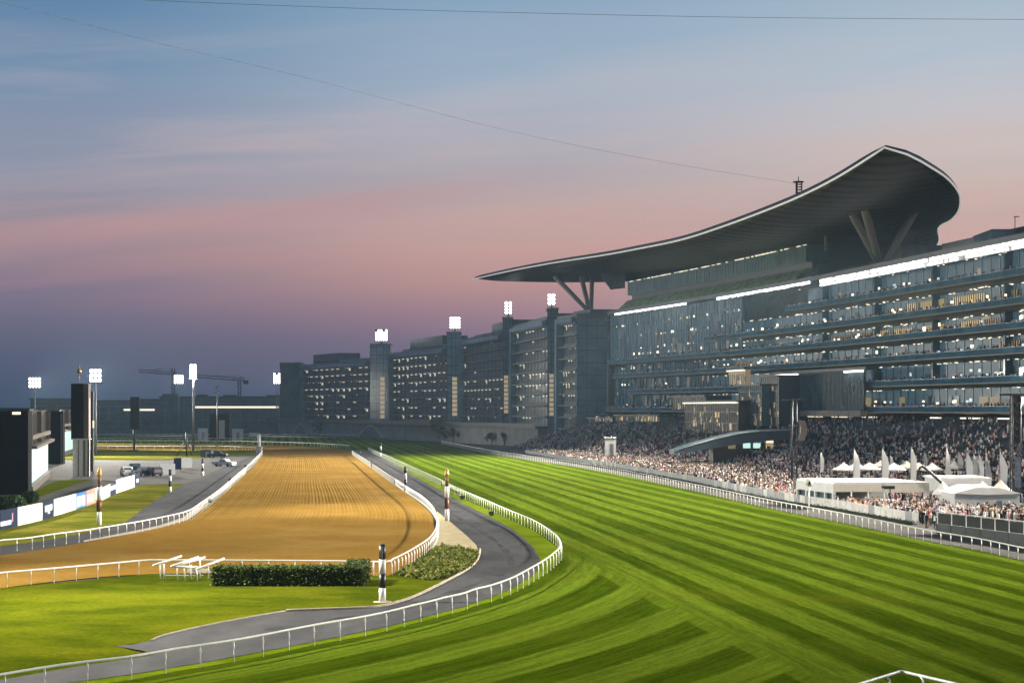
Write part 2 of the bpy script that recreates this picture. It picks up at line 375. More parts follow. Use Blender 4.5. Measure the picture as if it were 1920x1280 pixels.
def lawn_material(name, a, b_, c):
    k = NT(name); pos = k.n('ShaderNodeNewGeometry').outputs['Position']
    fine = k.noise(pos, 2.5, 6, 0.75); mid = k.noise(pos, 0.30, 5, 0.65, (0.5, 0.9, 1)); big = k.noise(pos, 0.09, 3)
    col = k.mix(k.sm(mid, 0.34, 0.66), a, b_)
    col = k.mix(k.sm(big, 0.45, 0.68, 0, 0.7), col, c)
    col = k.mix(1.0, col, k.sm(fine, 0.25, 0.75, 0.7, 1.3), 'MULTIPLY')
    k.l(col, k.b.inputs['Base Color']); k.b.inputs['Roughness'].default_value = 0.8; k.b.inputs['Specular IOR Level'].default_value = 0.0
    bp = k.n('ShaderNodeBump'); bp.inputs['Strength'].default_value = 0.4; bp.inputs['Distance'].default_value = 0.06; k.l(fine, bp.inputs['Height']); k.l(bp.outputs[0], k.b.inputs['Normal'])
    return k.m
def dirt_material():
    k = NT('harrowed_dirt'); uvn = k.n('ShaderNodeUVMap'); uvn.uv_map = 'along'; uv = uvn.outputs[0]; pos = k.n('ShaderNodeNewGeometry').outputs['Position']
    sep = k.n('ShaderNodeSeparateXYZ'); k.l(uv, sep.inputs[0]); U = sep.outputs[0]
    wob = k.math('MULTIPLY', k.math('SUBTRACT', k.noise(uv, 2.0, 2, .5, (1, .35, 1)), 0.5), 0.013)
    uu = k.math('ADD', U, wob)
    lines = k.math('SINE', k.math('MULTIPLY', uu, 2 * math.pi * 58))
    lines2 = k.math('SINE', k.math('MULTIPLY', uu, 2 * math.pi * 17.3))
    fine = k.noise(pos, 1.7, 6, 0.7); big = k.noise(pos, 0.07, 4); mid = k.noise(pos, 0.4, 5, 0.65)
    amt = k.sm(k.noise(uv, 2.0, 3), 0.35, 0.65, 0.15, 1.0)
    amt = k.math('MULTIPLY', amt, k.sm(sep.outputs[1], 2.75, 1.9, 0.08, 1.0))
    h = k.math('ADD', k.math('MULTIPLY', k.math('ADD', lines, k.math('MULTIPLY', lines2, 0.7)), k.math('MULTIPLY', amt, 0.40)), k.math('MULTIPLY', k.math('SUBTRACT', fine, 0.5), 2.2))
    col = k.mix(k.sm(h, -1.5, 1.3), (0.185, 0.103, 0.019), (0.288, 0.168, 0.037))
    col = k.mix(k.sm(big, 0.42, 0.7, 0, 0.6), col, (0.32, 0.205, 0.062))
    col = k.mix(k.sm(mid, 0.58, 0.3, 0, 0.30), col, (0.175, 0.085, 0.017))
    hoof = k.noise(pos, 4.2, 4, .75)
    col = k.mix(k.sm(hoof, 0.56, 0.70, 0, 0.38), col, (0.15, 0.070, 0.011)); col = k.mix(k.sm(hoof, 0.40, 0.28, 0, 0.30), col, (0.46, 0.28, 0.075))
    k.l(col, k.b.inputs['Base Color']); k.b.inputs['Roughness'].default_value = 0.9; k.b.inputs['Specular IOR Level'].default_value = 0.0
    bp = k.n('ShaderNodeBump'); bp.inputs['Strength'].default_value = 0.5; bp.inputs['Distance'].default_value = 0.10; k.l(h, bp.inputs['Height']); k.l(bp.outputs[0], k.b.inputs['Normal'])
    return k.m
M['turf'] = turf_material(); M['dirt'] = dirt_material()
M['lawn'] = lawn_material('lawn_grass', (0.040, 0.058, 0.0024), (0.078, 0.094, 0.0038), (0.108, 0.116, 0.006))
M['lawn_bright'] = lawn_material('rail_side_grass', (0.075, 0.115, 0.004), (0.115, 0.165, 0.007), (0.15, 0.19, 0.010))
M['lawn_dry'] = lawn_material('dry_grass', (0.080, 0.105, 0.010), (0.165, 0.165, 0.020), (0.26, 0.21, 0.036))
M['asphalt'] = mat('asphalt', (0.060, 0.060, 0.062), 0.85, spec=0.08, noise=0.35, nscale=0.35, bump=0.2, stretch=(1, 0.35, 1))
M['asphalt_pale'] = mat('pale_asphalt', (0.095, 0.09, 0.085), 0.85, spec=0.08, noise=0.3, nscale=0.3)
M['sand'] = mat('pale_sand', (0.40, 0.335, 0.20), 0.95, spec=0.08, noise=0.22, nscale=0.8, bump=0.2)
M['ground'] = mat('dark_ground', (0.07, 0.068, 0.06), 0.95, spec=0.08, noise=0.3, nscale=0.05)
M['kerb'] = mat('kerb_stone', (0.36, 0.31, 0.235), 0.9, noise=0.2, nscale=1.5)

def sheet(name, poly, z, m):
    P = [Vector((q[0], q[1], z)) for q in poly]
    tri = tessellate_polygon([[Vector((q.x, q.y, 0)) for q in P]])
    me = bpy.data.meshes.new(name); me.from_pydata(P, [], [tuple(t) for t in tri]); me.materials.append(m)
    bm = bmesh.new(); bm.from_mesh(me)
    for f in bm.faces:
        f.normal_update()
        if f.normal.z < 0: f.normal_flip()
    bm.to_mesh(me); bm.free()
    o = bpy.data.objects.new(name, me); COL.objects.link(o); return struct(o)
gm = MB(); gm.add([(-9000, -400, -0.06), (9000, -400, -0.06), (9000, 9000, -0.06), (-9000, 9000, -0.06)], [(0, 1, 2, 3)])
struct(gm.build('ground', M['ground']))

# turf course: between the near rail and the outer rail, on to the far bend
turf_poly = [q for q in near_rail] + [g(640, 842), g(560, 839), g(500, 838), g(420, 838), g(300, 836.5), g(60, 835), g(60, 817.2), g(400, 817.2), g(830, 822)] + list(reversed(out_rail)) + [Vector((60, 60, 0)), Vector((-40, 45, 0))]
sheet('turf_course', turf_poly, 0.0, M['turf'])
# apron and infield hardstanding
sheet('apron_pavement', [g(2500, 1190) + Vector((.3, 0, 0)), *[q + Vector((0.5, 0, 0)) for q in out_rail[6:]], g(900, 822), Vector((60, 760, 0)), Vector((160, 500, 0)), Vector((190, 60, 0))], -0.03, M['asphalt_pale'])
# dirt track as a lofted strip so the harrow lines follow the bend
Lp = [(655, 838.6), (500, 840), (476, 873), (445, 901), (415, 928), (380, 956), (352, 975), (303, 988), (255, 998), (202, 1008), (157, 1015), (105, 1022), (42, 1032), (-60, 1044), (-400, 1080)]
Lp = Lp[1:]
Rp = [(650, 841), (697, 877), (733, 904), (770, 930), (806, 960), (813, 982), (816, 1005), (807, 1028), (778, 1052), (730, 1079), (545, 1077), (273, 1076), (0, 1102), (-400, 1165)]
dl = resample(catmull([g(*q) for q in Lp], 8), n=len(Lp) * 8); dr = catmull([g(*q) for q in Rp], 8)
dl = catmull([g(*q) for q in Lp], 8)
NA = 24
verts = []; uvs = []; faces = []
for i, (a, b) in enumerate(zip(dl, dr)):
    for j in range(NA + 1):
        q = a.lerp(b, j / NA); verts.append((q.x, q.y, 0.012)); uvs.append((j / NA, i * 0.06))
for i in range(len(dl) - 1):
    for j in range(NA):
        a = i * (NA + 1) + j; faces.append((a, a + 1, a + NA + 2, a + NA + 1))
me = bpy.data.meshes.new('dirt_track'); me.from_pydata(verts, [], faces); me.materials.append(M['dirt'])
uvl = me.uv_layers.new(name='along')
for lp in me.loops: uvl.data[lp.index].uv = uvs[lp.vertex_index]
bm = bmesh.new(); bm.from_mesh(me); bmesh.ops.recalc_face_normals(bm, faces=bm.faces[:])
if sum(f.normal.z for f in bm.faces) < 0: bmesh.ops.reverse_faces(bm, faces=bm.faces[:])
bm.to_mesh(me); bm.free()
o = bpy.data.objects.new('dirt_track', me); COL.objects.link(o); struct(o)
# far run of the dirt bend, crossing behind the infield
verts = []; uvs = []; faces = []
fa = catmull([g(q[0], q[1]) for q in [(-200, 842.5), (60, 842.5), (250, 842.5), (400, 842.6), (520, 843.2), (662, 847)]], 6); fb = catmull([g(q[0], q[1]) for q in [(-200, 832.5), (60, 832.5), (250, 832.5), (400, 833), (520, 835), (645, 840.5)]], 6)
for i, (a, b) in enumerate(zip(fa, fb)):
    for j in range(7):
        q = a.lerp(b, j / 6); verts.append((q.x, q.y, 0.024)); uvs.append((j / 6, i * .1))
for i in range(len(fa) - 1):
    for j in range(6):
        a = i * 7 + j; faces.append((a, a + 1, a + 8, a + 7))
me = bpy.data.meshes.new('dirt_track'); me.from_pydata(verts, [], faces); me.materials.append(M['dirt']); uvl = me.uv_layers.new(name='along')
for lp in me.loops: uvl.data[lp.index].uv = uvs[lp.vertex_index]
o = bpy.data.objects.new('dirt_bend', me); COL.objects.link(o); struct(o)

# asphalt service path around the bend (right of the dirt), lawn, sand, service road on the left
path_out = [(-120, 1326), (0, 1301), (136, 1279), (243, 1265), (397, 1239), (527, 1215), (637, 1193), (729, 1174), (804, 1154), (866, 1138), (916, 1121), (960, 1103), (1000, 1078), (1012, 1060), (1012, 1048), (1003, 1030), (988, 1014), (961, 992), (911, 965), (868, 944), (839, 926), (796, 903), (760, 881), (713, 856), (680, 843)]
path_in = [(664, 845), (686, 858), (716, 877), (760, 911), (797, 931), (818, 950), (828, 964), (850, 982), (875, 1003), (893, 1021), (899, 1036), (895, 1050), (875, 1068), (839, 1088), (785, 1115), (746, 1129), (703, 1138), (620, 1142), (537, 1145), (450, 1160), (379, 1174), (311, 1190), (282, 1201), (250, 1208), (217, 1211), (271, 1221), (290, 1228), (244, 1235), (135, 1251), (0, 1275), (-120, 1298)]
sheet('service_path', [g(*q) for q in path_out] + [g(*q) for q in path_in], 0.030, M['asphalt'])
sheet('rail_verge', [q.copy() for q in near_rail] + [g(*q) for q in [(680, 843), (664, 845), (716, 877), (797, 931), (850, 982), (893, 1021), (899, 1036), (875, 1068), (785, 1115), (703, 1138), (537, 1145), (379, 1174), (244, 1235), (0, 1275), (-120, 1298), (-330, 1370)]], 0.006, M['lawn_bright'])
sheet('lawn', [g(*q) for q in [(0, 1102), (130, 1090), (233, 1080), (273, 1076), (545, 1077), (700, 1079), (730, 1079), (778, 1052), (807, 1028), (816, 1005), (850, 1010), (899, 1036), (895, 1050), (875, 1068), (839, 1088), (785, 1115), (746, 1129), (703, 1138), (620, 1143), (450, 1161), (311, 1191), (282, 1202), (217, 1211), (290, 1229), (135, 1252), (-120, 1299), (-500, 1380), (-500, 1180)]], 0.018, M['lawn'])
sheet('sand_patch', [g(*q) for q in [(819, 958), (830, 967), (850, 983), (875, 1004), (893, 1022), (898, 1036), (870, 1034), (846, 1028), (820, 1034), (812, 1026), (820, 1006), (818, 980)]], 0.036, M['sand'])
sheet('service_road', [g(*q) for q in [(478, 853), (493, 849), (470, 873), (440, 901), (410, 928), (375, 956), (347, 976), (300, 989), (250, 999), (157, 1017), (42, 1035), (-60, 1048), (-400, 1088), (-400, 1064), (-60, 1034), (0, 1025), (108, 1009), (187, 992), (233, 980), (291, 937), (347, 907), (420, 875)]], 0.020, M['asphalt'])
sheet('rail_footing', [g(*q) for q in [(492, 850), (474, 873), (444, 901), (414, 928), (379, 956), (351, 975), (303, 988.5), (255, 998.5), (157, 1016), (157, 1013), (250, 995.5), (298, 985), (343, 970), (366, 952), (401, 925), (432, 899), (464, 872), (486, 850)]], 0.028, M['kerb'])
sheet('verge', [g(*q) for q in [(-400, 1064), (-60, 1034), (0, 1025), (108, 1009), (187, 992), (233, 980), (291, 937), (347, 907), (262, 908), (180, 930), (60, 940), (-200, 940)]], 0.008, M['lawn_dry'])
sheet('car_park', [g(*q) for q in [(-60, 863), (170, 862), (300, 863), (478, 853), (420, 875), (347, 907), (262, 908), (180, 898), (-60, 905)]], 0.014, M['asphalt_pale'])
sheet('infield_grass', [g(*q) for q in [(-60, 842.5), (400, 842.5), (498, 842), (478, 853), (360, 861), (170, 863), (-60, 863)]], 0.004, M['lawn_dry'])
# darker wheel lanes worn into the service path
tm = [(1002, 1056), (996, 1034), (975, 1014), (945, 995), (896, 968), (850, 945), (806, 918), (765, 893), (722, 868)]
tm2 = [(960, 1060), (955, 1042), (935, 1020), (905, 998), (862, 972), (826, 950), (790, 926), (752, 900), (714, 870)]
tm3 = [(500, 1182), (600, 1165), (700, 1150), (790, 1130), (870, 1103), (930, 1080), (957, 1062)]
M['tyre_lane'] = mat('worn_asphalt', (0.048, 0.048, 0.050), 0.85, spec=0.06, noise=0.5, nscale=0.25)
for line, w0 in ((tm, .55), (tm2, .4), (tm3, .5)):
    P_ = catmull([g(*q) for q in line], 6); lo, hi = [], []
    for i, q in enumerate(P_):
        d_ = (P_[min(i + 1, len(P_) - 1)] - P_[max(i - 1, 0)]).normalized(); nn = Vector((-d_.y, d_.x, 0)); wv = w0 * (.7 + .3 * math.sin(i * .9)); lo.append(q + nn * wv); hi.append(q - nn * wv)
    sheet('tyre_lane', lo + hi[::-1], 0.034, M['tyre_lane'])
km = MB()
kp = catmull([g(*q) for q in [(900, 1030), (898, 1042), (893, 1053), (875, 1069), (839, 1089), (785, 1116), (746, 1130), (703, 1139), (620, 1143), (537, 1146)]], 6)
km.tube([q + Vector((0, 0, 0.07)) for q in kp], 0.11, 6); struct(km.build('kerb', M['kerb']))
km = MB(); kp = catmull([g(*q) for q in [(282, 1202), (311, 1191), (379, 1175), (450, 1161), (537, 1146)]], 5)
km.tube([q + Vector((0, 0, 0.05)) for q in kp], 0.07, 6); struct(km.build('kerb', M['kerb']))

# ------------------------------------------------------------------ running rails
def post_mesh(h, lean):
    m = MB(); m.tube([(0, 0, -0.05), (0, 0, h * 0.72), (lean * 0.35, 0, h * 0.93), (lean, 0, h)], 0.042, 6); return m
def rail_fence(name, label, pts, spacing=2.45, h=1.12, r=0.062, lean=0.12, mt='white', limit=100, group='white running rails'):
    P = resample(pts, step=spacing)
    c = P[len(P) // 2]
    t = thing(name, label, 'rail fence', (c.x, c.y, 0), 0, group)
    fine = resample(pts, step=1.2)
    sec = []
    m = MB(); m.tube([q + Vector((0, 0, h)) for q in fine], r, 8); m.build('top_rail', M[mt], t, True)
    order = sorted(range(len(P)), key=lambda i: P[i].y)
    first = None; rest = MB()
    for n, i in enumerate(order):
        q = P[i]; d = (P[min(i + 1, len(P) - 1)] - P[max(i - 1, 0)]); ang = math.atan2(d.y, d.x) + math.pi / 2
        if n < limit:
            if first is None: first = post_mesh(h, lean).build('post', M[mt], t); o = first
            else: o = first.copy(); COL.objects.link(o); o.parent = t
            o.location = (q.x - c.x - lean * math.cos(ang), q.y - c.y - lean * math.sin(ang), 0); o.rotation_euler = (0, 0, ang)
        else:
            rest.box((q.x, q.y, h / 2), (0.075, 0.075, h), ang)
    if rest.v: o = rest.build('posts', M[mt], t, True); o['kind'] = 'stuff'
    return t
rail_fence('running_rail', 'long white rail curving round the near bend between asphalt path and striped turf', near_rail)
rail_fence('running_rail', 'white running rail along the crowd side of the striped turf, with grey path behind it', list(out_rail), 2.3)
inner_px = [(-330, 1152), (0, 1102), (66, 1096), (130, 1090), (233, 1080), (273, 1076), (400, 1076), (545, 1077), (643, 1078), (700, 1079)]
rail_fence('running_rail', 'low white rail between the near lawn and the orange dirt, ending by the hedge', [g(*q) for q in inner_px], 2.1, lean=0.02)
bend_px = [(700, 1079), (728, 1079), (738, 1073), (750, 1067), (759, 1062), (777, 1051), (796, 1038), (807, 1028), (816, 1014), (819, 1000), (817, 982), (808, 962), (790, 944), (770, 930), (733, 904), (697, 878), (660, 852)]
rail_fence('running_rail', 'white rail wrapping the right hand bend of the orange dirt track beside the sand patch', catmull([g(*q) for q in bend_px], 5), 1.75, lean=0.2)
left_px = [(-330, 1077), (-60, 1044), (8, 1034.5), (42, 1032), (74, 1027), (105, 1022), (133, 1018), (157, 1015), (181, 1011), (221, 1004), (255, 998), (303, 988), (352, 975), (380, 956), (416, 928), (445, 901), (475, 873), (492, 852)]
rail_fence('running_rail', 'white rail along the outer left edge of the orange dirt track beside the service road', catmull([g(*q) for q in left_px], 5), 2.3)
rail_fence('running_rail', 'distant white rail crossing behind the far dirt bend', catmull([g(*q) for q in [(120, 831.5), (300, 831.5), (430, 832), (520, 834), (600, 837), (655, 841)]], 5), 3.2, r=0.09)
rail_fence('running_rail', 'farthest white rail along the dark trees at the back of the turf', catmull([g(*q) for q in [(120, 818.5), (300, 818.5), (560, 818.5), (700, 820), (838, 822)]], 5), 4.0, r=0.10)
rail_fence('running_rail', 'white rail at the near edge of the far dirt strip behind the infield grass', catmull([g(*q) for q in [(150, 842.3), (300, 842.3), (420, 842.5), (492, 846)]], 5), 3.0, r=0.08)
rail_fence('running_rail', 'thin white rail halfway across the far strip of turf', catmull([g(*q) for q in [(150, 826.5), (300, 826.5), (400, 826.7), (480, 827)]], 5), 3.4, r=0.09)

# loose section of rail at the bottom right, with hooped posts
t = thing('rail_section', 'short peaked white rail with hooped posts standing alone on the turf at the bottom edge', 'rail', (17.4, 82.0, 0))
A, B, C_ = Vector((-3.6, -5.2, 1.1)), Vector((0.3, 0.5, 1.1)), Vector((2.2, -4.2, 1.1))
m = MB(); m.tube(resample([A, A.lerp(B, .95), B, B.lerp(C_, .06), C_], n=30), 0.07, 8); m.build('top_rail', M['white'], t)
for a, f in ((A, .25), (A, .72), (C_, .28), (C_, .8)):
    q = B.lerp(a, f); d = (a - B).normalized(); nrm = Vector((0.15, -1, 0)).normalized()
    m = MB(); m.tube([q, q + nrm * 0.42 + Vector((0, 0, -0.12)), q + nrm * 0.60 + Vector((0, 0, -0.45)), q + nrm * 0.60 + Vector((0, 0, -1.1))], 0.045, 6); m.build('hoop_post', M['white'], t)

# ------------------------------------------------------------------ the grandstand
fac_pts = [Vector(q) for q in ((120.5, 140, 0), (113, 190, 0), (104, 250, 0), (91, 322, 0), (72.5, 421, 0), (53.5, 501, 0), (32, 576, 0))]
fac = resample(catmull(fac_pts, 10), step=4.0); NF = len(fac)
def fnorm(i):
    d = (fac[min(i + 1, NF - 1)] - fac[max(i - 1, 0)]).normalized(); return Vector((-d.y, d.x, 0))
def off(i, d, z=0.0):
    i = min(max(i, 0), NF - 1.0001); a = int(i); f = i - a
    q = fac[a].lerp(fac[min(a + 1, NF - 1)], f) + fnorm(a).lerp(fnorm(min(a + 1, NF - 1)), f) * d; return Vector((q.x, q.y, z))
def i_at(px, d=0.0):
    best, bi = 1e9, 0
    for k in range(NF * 4):
        q = off(k / 4, d); e = abs(960 + q.x * FPX / q.y - px)
        if e < best: best, bi = e, k / 4
    return bi
IE = NF - 1.001
def ribbon(m, i0, i1, prof, mi=0, step=1.0):
    """sweep a closed profile [(d, z)...] along the facade from station i0 to i1"""
    n = max(2, int(abs(i1 - i0) / step) + 1)
    m.loft([[off(i0 + (i1 - i0) * k / (n - 1), d, z) for d, z in prof] for k in range(n)], mi)
def slab(m, i0, i1, d0, d1, z0, z1, mi=0): ribbon(m, i0, i1, [(d0, z0), (d1, z0), (d1, z1), (d0, z1)], mi)

gs_o = off(i_at(1600), 0)
stand = thing('grandstand', 'huge curved glass grandstand with rows of balconies under a crescent roof', 'grandstand', (gs_o.x, gs_o.y, 0))
LV = [12.5, 17.9, 23.0, 27.4, 31.8, 37.0, 43.0]
PROJ = [2.7, 2.5, 2.3, 2.0, 1.6, 1.0, 1.6]
ENDS = [IE, i_at(1190), i_at(1160), i_at(1150), i_at(1330), i_at(1480), IE]
BACK = -5.0
M['glow_glazing'] = mat('glowing_glass', (0.05, 0.085, 0.105), 0.4, noise=0.4, nscale=0.3, spec=.2, emit=(.050, .098, .130), estr=.6)  # even blue glow added to all the glazing to lift its shade
bg_ = mat('balustrade_glass', (0.085, 0.20, 0.275), 0.6, noise=0.25, nscale=0.2, spec=0.0); bg_.node_tree.nodes['Principled BSDF'].inputs['Alpha'].default_value = 0.80; M['balustrade_glass'] = bg_
# body behind the balconies
m = MB(); slab(m, 0, IE, -38, BACK - 1.2, 0, 43.0); m.build('wall', M['conc_dark'], stand, True)
m = MB(); slab(m, 0, IE, -40, 1.8, 43.0, 44.0); slab(m, 0, i_at(1690), -30, -9, 44.0, 47.5); m.build('flat_roof', M['roof_top'], stand, True)
for k in range(6):
    z = LV[k]; e = ENDS[k]
    m = MB(); ribbon(m, 0, e, [(BACK - 1, z - .6), (PROJ[k] - 1.6, z - .6), (PROJ[k], z - .24), (PROJ[k], z), (BACK - 1, z)]); sl = m.build('floor_slab', M['fascia'], stand, True)
    m = MB(); slab(m, 0, e, PROJ[k] - 0.16, PROJ[k] - 0.04, z + 0.02, z + 1.02); m.build('balustrade', M['balustrade_glass'], stand, True)
    m = MB(); slab(m, 0, e, PROJ[k] - 0.2, PROJ[k] + 0.02, z + 1.02, z + 1.08); m.build('handrail', M['steel'], stand, True)
    # recessed glazing with mullions
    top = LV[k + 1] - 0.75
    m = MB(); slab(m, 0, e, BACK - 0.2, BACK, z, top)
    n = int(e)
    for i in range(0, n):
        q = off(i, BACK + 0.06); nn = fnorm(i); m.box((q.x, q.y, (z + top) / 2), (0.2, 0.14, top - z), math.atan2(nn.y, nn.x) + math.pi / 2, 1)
    m.build('glazing', [M['glow_glazing'], M['steel']], stand, True)
# partition fins between the terraces
for px in (1500, 1595, 1700, 1830, 1915):
    i = i_at(px, 2)
    m = MB(); slab(m, i - 0.08, i + 0.08, BACK, BACK + 1.6, 17.9, 43.0); m.build('partition', M['glass_blue'], stand, True)
# lit rooms along the balconies
def lit_room(k, px0, px1, z0, z1, mt='room_warm'):
    a, b = i_at(px0, BACK), i_at(px1, BACK)
    m = MB(); slab(m, min(a, b), max(a, b), BACK + 0.1, BACK + 0.25, LV[k] + z0, LV[k] + z1, 0)
    n = max(2, int(abs(b - a) * 4))
    for j in range(n + 1):
        q = off(a + (b - a) * j / n, BACK + 0.3); m.box((q.x, q.y, LV[k] + (z0 + z1) / 2), (0.18, 0.18, z1 - z0), 0, 1)
    m.build('lit_window', [M[mt], M['dark_steel']], stand, True)
for a, b in ((1702, 1722), (1728, 1772), (1790, 1806), (1806, 1848)): lit_room(4, a, b, 1.0, 3.6)
for a, b in ((1668, 1690), (1700, 1716)): lit_room(4, a, b, 1.2, 3.0, 'room_dim')
for a, b in ((1640, 1668), (1680, 1712), (1735, 1772), (1806, 1840)): lit_room(3, a, b, 1.2, 2.9)
for a, b in ((1560, 1600), (1605, 1636), (1850, 1880)): lit_room(3, a, b, 1.2, 2.9, 'room_dim')
for a, b in ((1170, 1230), (1245, 1300)): lit_room(3, a, b, 0.8, 2.6, 'room_dim')
for a, b in ((1380, 1410), (1880, 1915), (1905, 1915)): lit_room(2, a, b, 1.0, 2.8, 'room_dim')
for a, b in ((1880, 1912),): lit_room(4, a, b, 1.0, 3.4, 'room_dim')
# ceiling downlights and bright fittings behind the balcony glass
M['downlight'] = mat('downlight', (.9, .8, .6), .4, emit=(1.0, .84, .58), estr=2.2); M['cool_fit'] = mat('cool_fitting', (.8, .9, .9), .4, emit=(.75, .90, .95), estr=.8)
for k in range(6):
    e = ENDS[k]; top = LV[k + 1] - .75
    for mt, pr in (('downlight', (.40, .30, .38, .55, .55, .42)[k]), ('cool_fit', .26)):
        m = MB(); i = 8.0
        while i < e - .3:
            if rnd.random() < pr:
                q = off(i, BACK + .4 + rnd.random() * 3.0); w_ = rnd.uniform(.25, 1.0); zz = top - .12 if rnd.random() < .6 else LV[k] + rnd.uniform(1.0, 2.6); nn = fnorm(int(i))
                m.box((q.x, q.y, zz), (w_, .25, .10 if zz > top - .2 else rnd.uniform(.2, .7)), math.atan2(nn.y, nn.x) + math.pi / 2)
            i += rnd.uniform(.12, .55)
        if m.v: o = m.build('downlights' if mt == 'downlight' else 'lit_fittings', M[mt], stand, True); o['kind'] = 'stuff'
    m = MB(); i = 6.0
    while i < e - .5:                                      # inner doors, drapes and screens of varied tone
        w_ = rnd.uniform(.3, 1.1)
        if rnd.random() < .34: slab(m, i, min(i + w_, e), BACK + .08, BACK + .16, LV[k] + .02, LV[k] + rnd.uniform(2.2, 3.4), rnd.randrange(4))
        i += w_ + rnd.uniform(.0, .5)
    o = m.build('inner_screens', [M['room_dim'], M['glass_blue'], M['glass_dark'], M['black']], stand, True); o['kind'] = 'stuff'
# big glass wall over the far third of the stand
ia, ib = i_at(1392, 0.8), IE
m = MB(); slab(m, ia, ib, 0.5, 0.8, 28.4, 42.6)
for j in range(int((ib - ia) * 2) + 1):
    q = off(ia + j / 2, 0.86); m.box((q.x, q.y, 35.5), (0.12, 0.12, 14.2), 0, 1)
for z in (31.8, 35.4, 39.0): slab(m, ia, ib, 0.82, 0.95, z, z + 0.16, 1)
m.build('curtain_wall', [M['glass_pale'], M['glass_blue']], stand, True)
m = MB(); slab(m, i_at(1330, 0), ib, -0.8, -0.5, 13.5, 26.4)
for j in range(int((ib - i_at(1330, 0)) * 2) + 1):
    q = off(i_at(1330, 0) + j / 2, -0.4); m.box((q.x, q.y, 20), (0.14, 0.14, 12.9), 0, 1)
m.build('curtain_wall', [M['glass_blue'], M['glass_dark']], stand, True)
# random panes toned as painted reflections, plus small lamps, on the glass walls
for (p0, p1, d_, z0, z1, cnt) in ((1150, 1390, .97, 28.6, 42.0, 150), (1150, 1330, -.3, 13.8, 26.0, 150)):
    m = MB(); u0, u1 = i_at(p1, d_), min(i_at(p0, d_), IE)
    for _ in range(cnt):
        u = u0 + (u1 - u0) * rnd.random() * .97; z = rnd.uniform(z0, z1 - 1.7); slab(m, u, u + rnd.choice((.22, .45, .47)), d_ - .02, d_ + .02, z, z + rnd.choice((.8, 1.6, 1.6, 3.2)) * .98, rnd.choice((0, 0, 1, 1, 2)))
    for _ in range(cnt // 3):
        u = u0 + (u1 - u0) * rnd.random() * .97; z = rnd.choice((14.2, 17.6, 20.4, 22.8, 25.4, 31.2, 34.9)) if z0 < 20 else rnd.choice((29.6, 31.4, 35.1, 38.7)); slab(m, u, u + rnd.uniform(.05, .22), d_ + .03, d_ + .1, z, z + rnd.uniform(.25, .7), rnd.choice((3, 3, 4, 5)))
    o = m.build('reflection_panes', [M['glass_blue'], M['glass_dark'], M['glass_pale'], M['downlight'], M['room_warm'], M['cool_fit']], stand, True); o['kind'] = 'stuff'
# atrium with vertical fins and a pale base beam
i0, i1 = i_at(1462, 4.2), i_at(1616, 4.2)
m = MB(); slab(m, i1, i0, 3.4, 3.8, 12.6, 21.4)
for j in range(int((i0 - i1) * 5) + 1):
    q = off(i1 + j / 5, 4.0); m.box((q.x, q.y, 17.0), (0.16, 0.3, 8.8), 0, 1)
m.build('atrium', [mat('green_black_glass', (0.025, 0.04, 0.025), 0.2, noise=0.3), M['glass_blue']], stand, True)
m = MB(); slab(m, i1, i0, 3.0, 4.6, 11.4, 12.7); m.build('atrium_sill', M['sand_stone'], stand, True)
m = MB(); slab(m, i1 - 1, i0 + 1, 2.0, 5.0, 21.4, 22.0); m.build('atrium_roof', M['fascia'], stand, True)
for a, b in ((1456, 1492), (1583, 1615)):
    m = MB(); slab(m, i_at(b, 4.8), i_at(a, 4.8), 4.2, 4.9, 21.0, 21.35); m.build('strip_light', M['lamp_strip'], stand, True)
for a, b in ((1515, 1540), (1560, 1592), (1616, 1640), (1745, 1760), (1800, 1840), (1870, 1900)):
    m = MB(); slab(m, i_at(b, 2.5), i_at(a, 2.5), 2.0, 2.65, 11.2, 11.45); m.build('strip_light', M['lamp_soft'], stand, True)
# roof edge floodlight strip in short housings
def strip(px0, px1, h, d, mt, ln=1.15):
    a, b = i_at(px1, d), i_at(px0, d) if px0 > 1149 else IE
    j = a
    while j < b - 0.3:
        m = MB(); slab(m, j, min(j + ln * .96, b), d - .6, d - .3, 43.0 - h, 42.97, 1)
        for q in range(4):
            u0 = j + ln * .25 * q
            if u0 + ln * .2 < b: slab(m, u0, u0 + ln * (.13 + .08 * rnd.random()), d - .3, d, 43.0 - h * rnd.uniform(.6, 1), 42.95)
        m.build('floodlight_strip', [M[mt], M['steel']], stand, True); j += ln
M['roof_flood'] = mat('roof_edge_lamp', (0.9, 0.9, 0.9), 0.3, emit=(1.0, 0.95, 0.92), estr=2.6)
a = i_at(1535, 2.3); j = 0.0
while j < a:
    m = MB(); slab(m, j, min(j + 1.46, a), 1.6, 1.9, 41.2, 42.95, 1)
    for q in range(5):
        for z0, z1 in ((41.35, 41.85), (42.1, 42.85)):
            if rnd.random() < .93: slab(m, j + .29 * q, j + .29 * q + .22, 1.9, 2.2, z0, z1 - rnd.random() * .12)
    m.build('floodlight_strip', [M['roof_flood'], M['steel']], stand, True); j += 1.5
strip(1340, 1516, 0.75, 2.3, 'roof_flood', 1.4); strip(1150, 1285, 0.7, 2.3, 'roof_flood', 1.4)
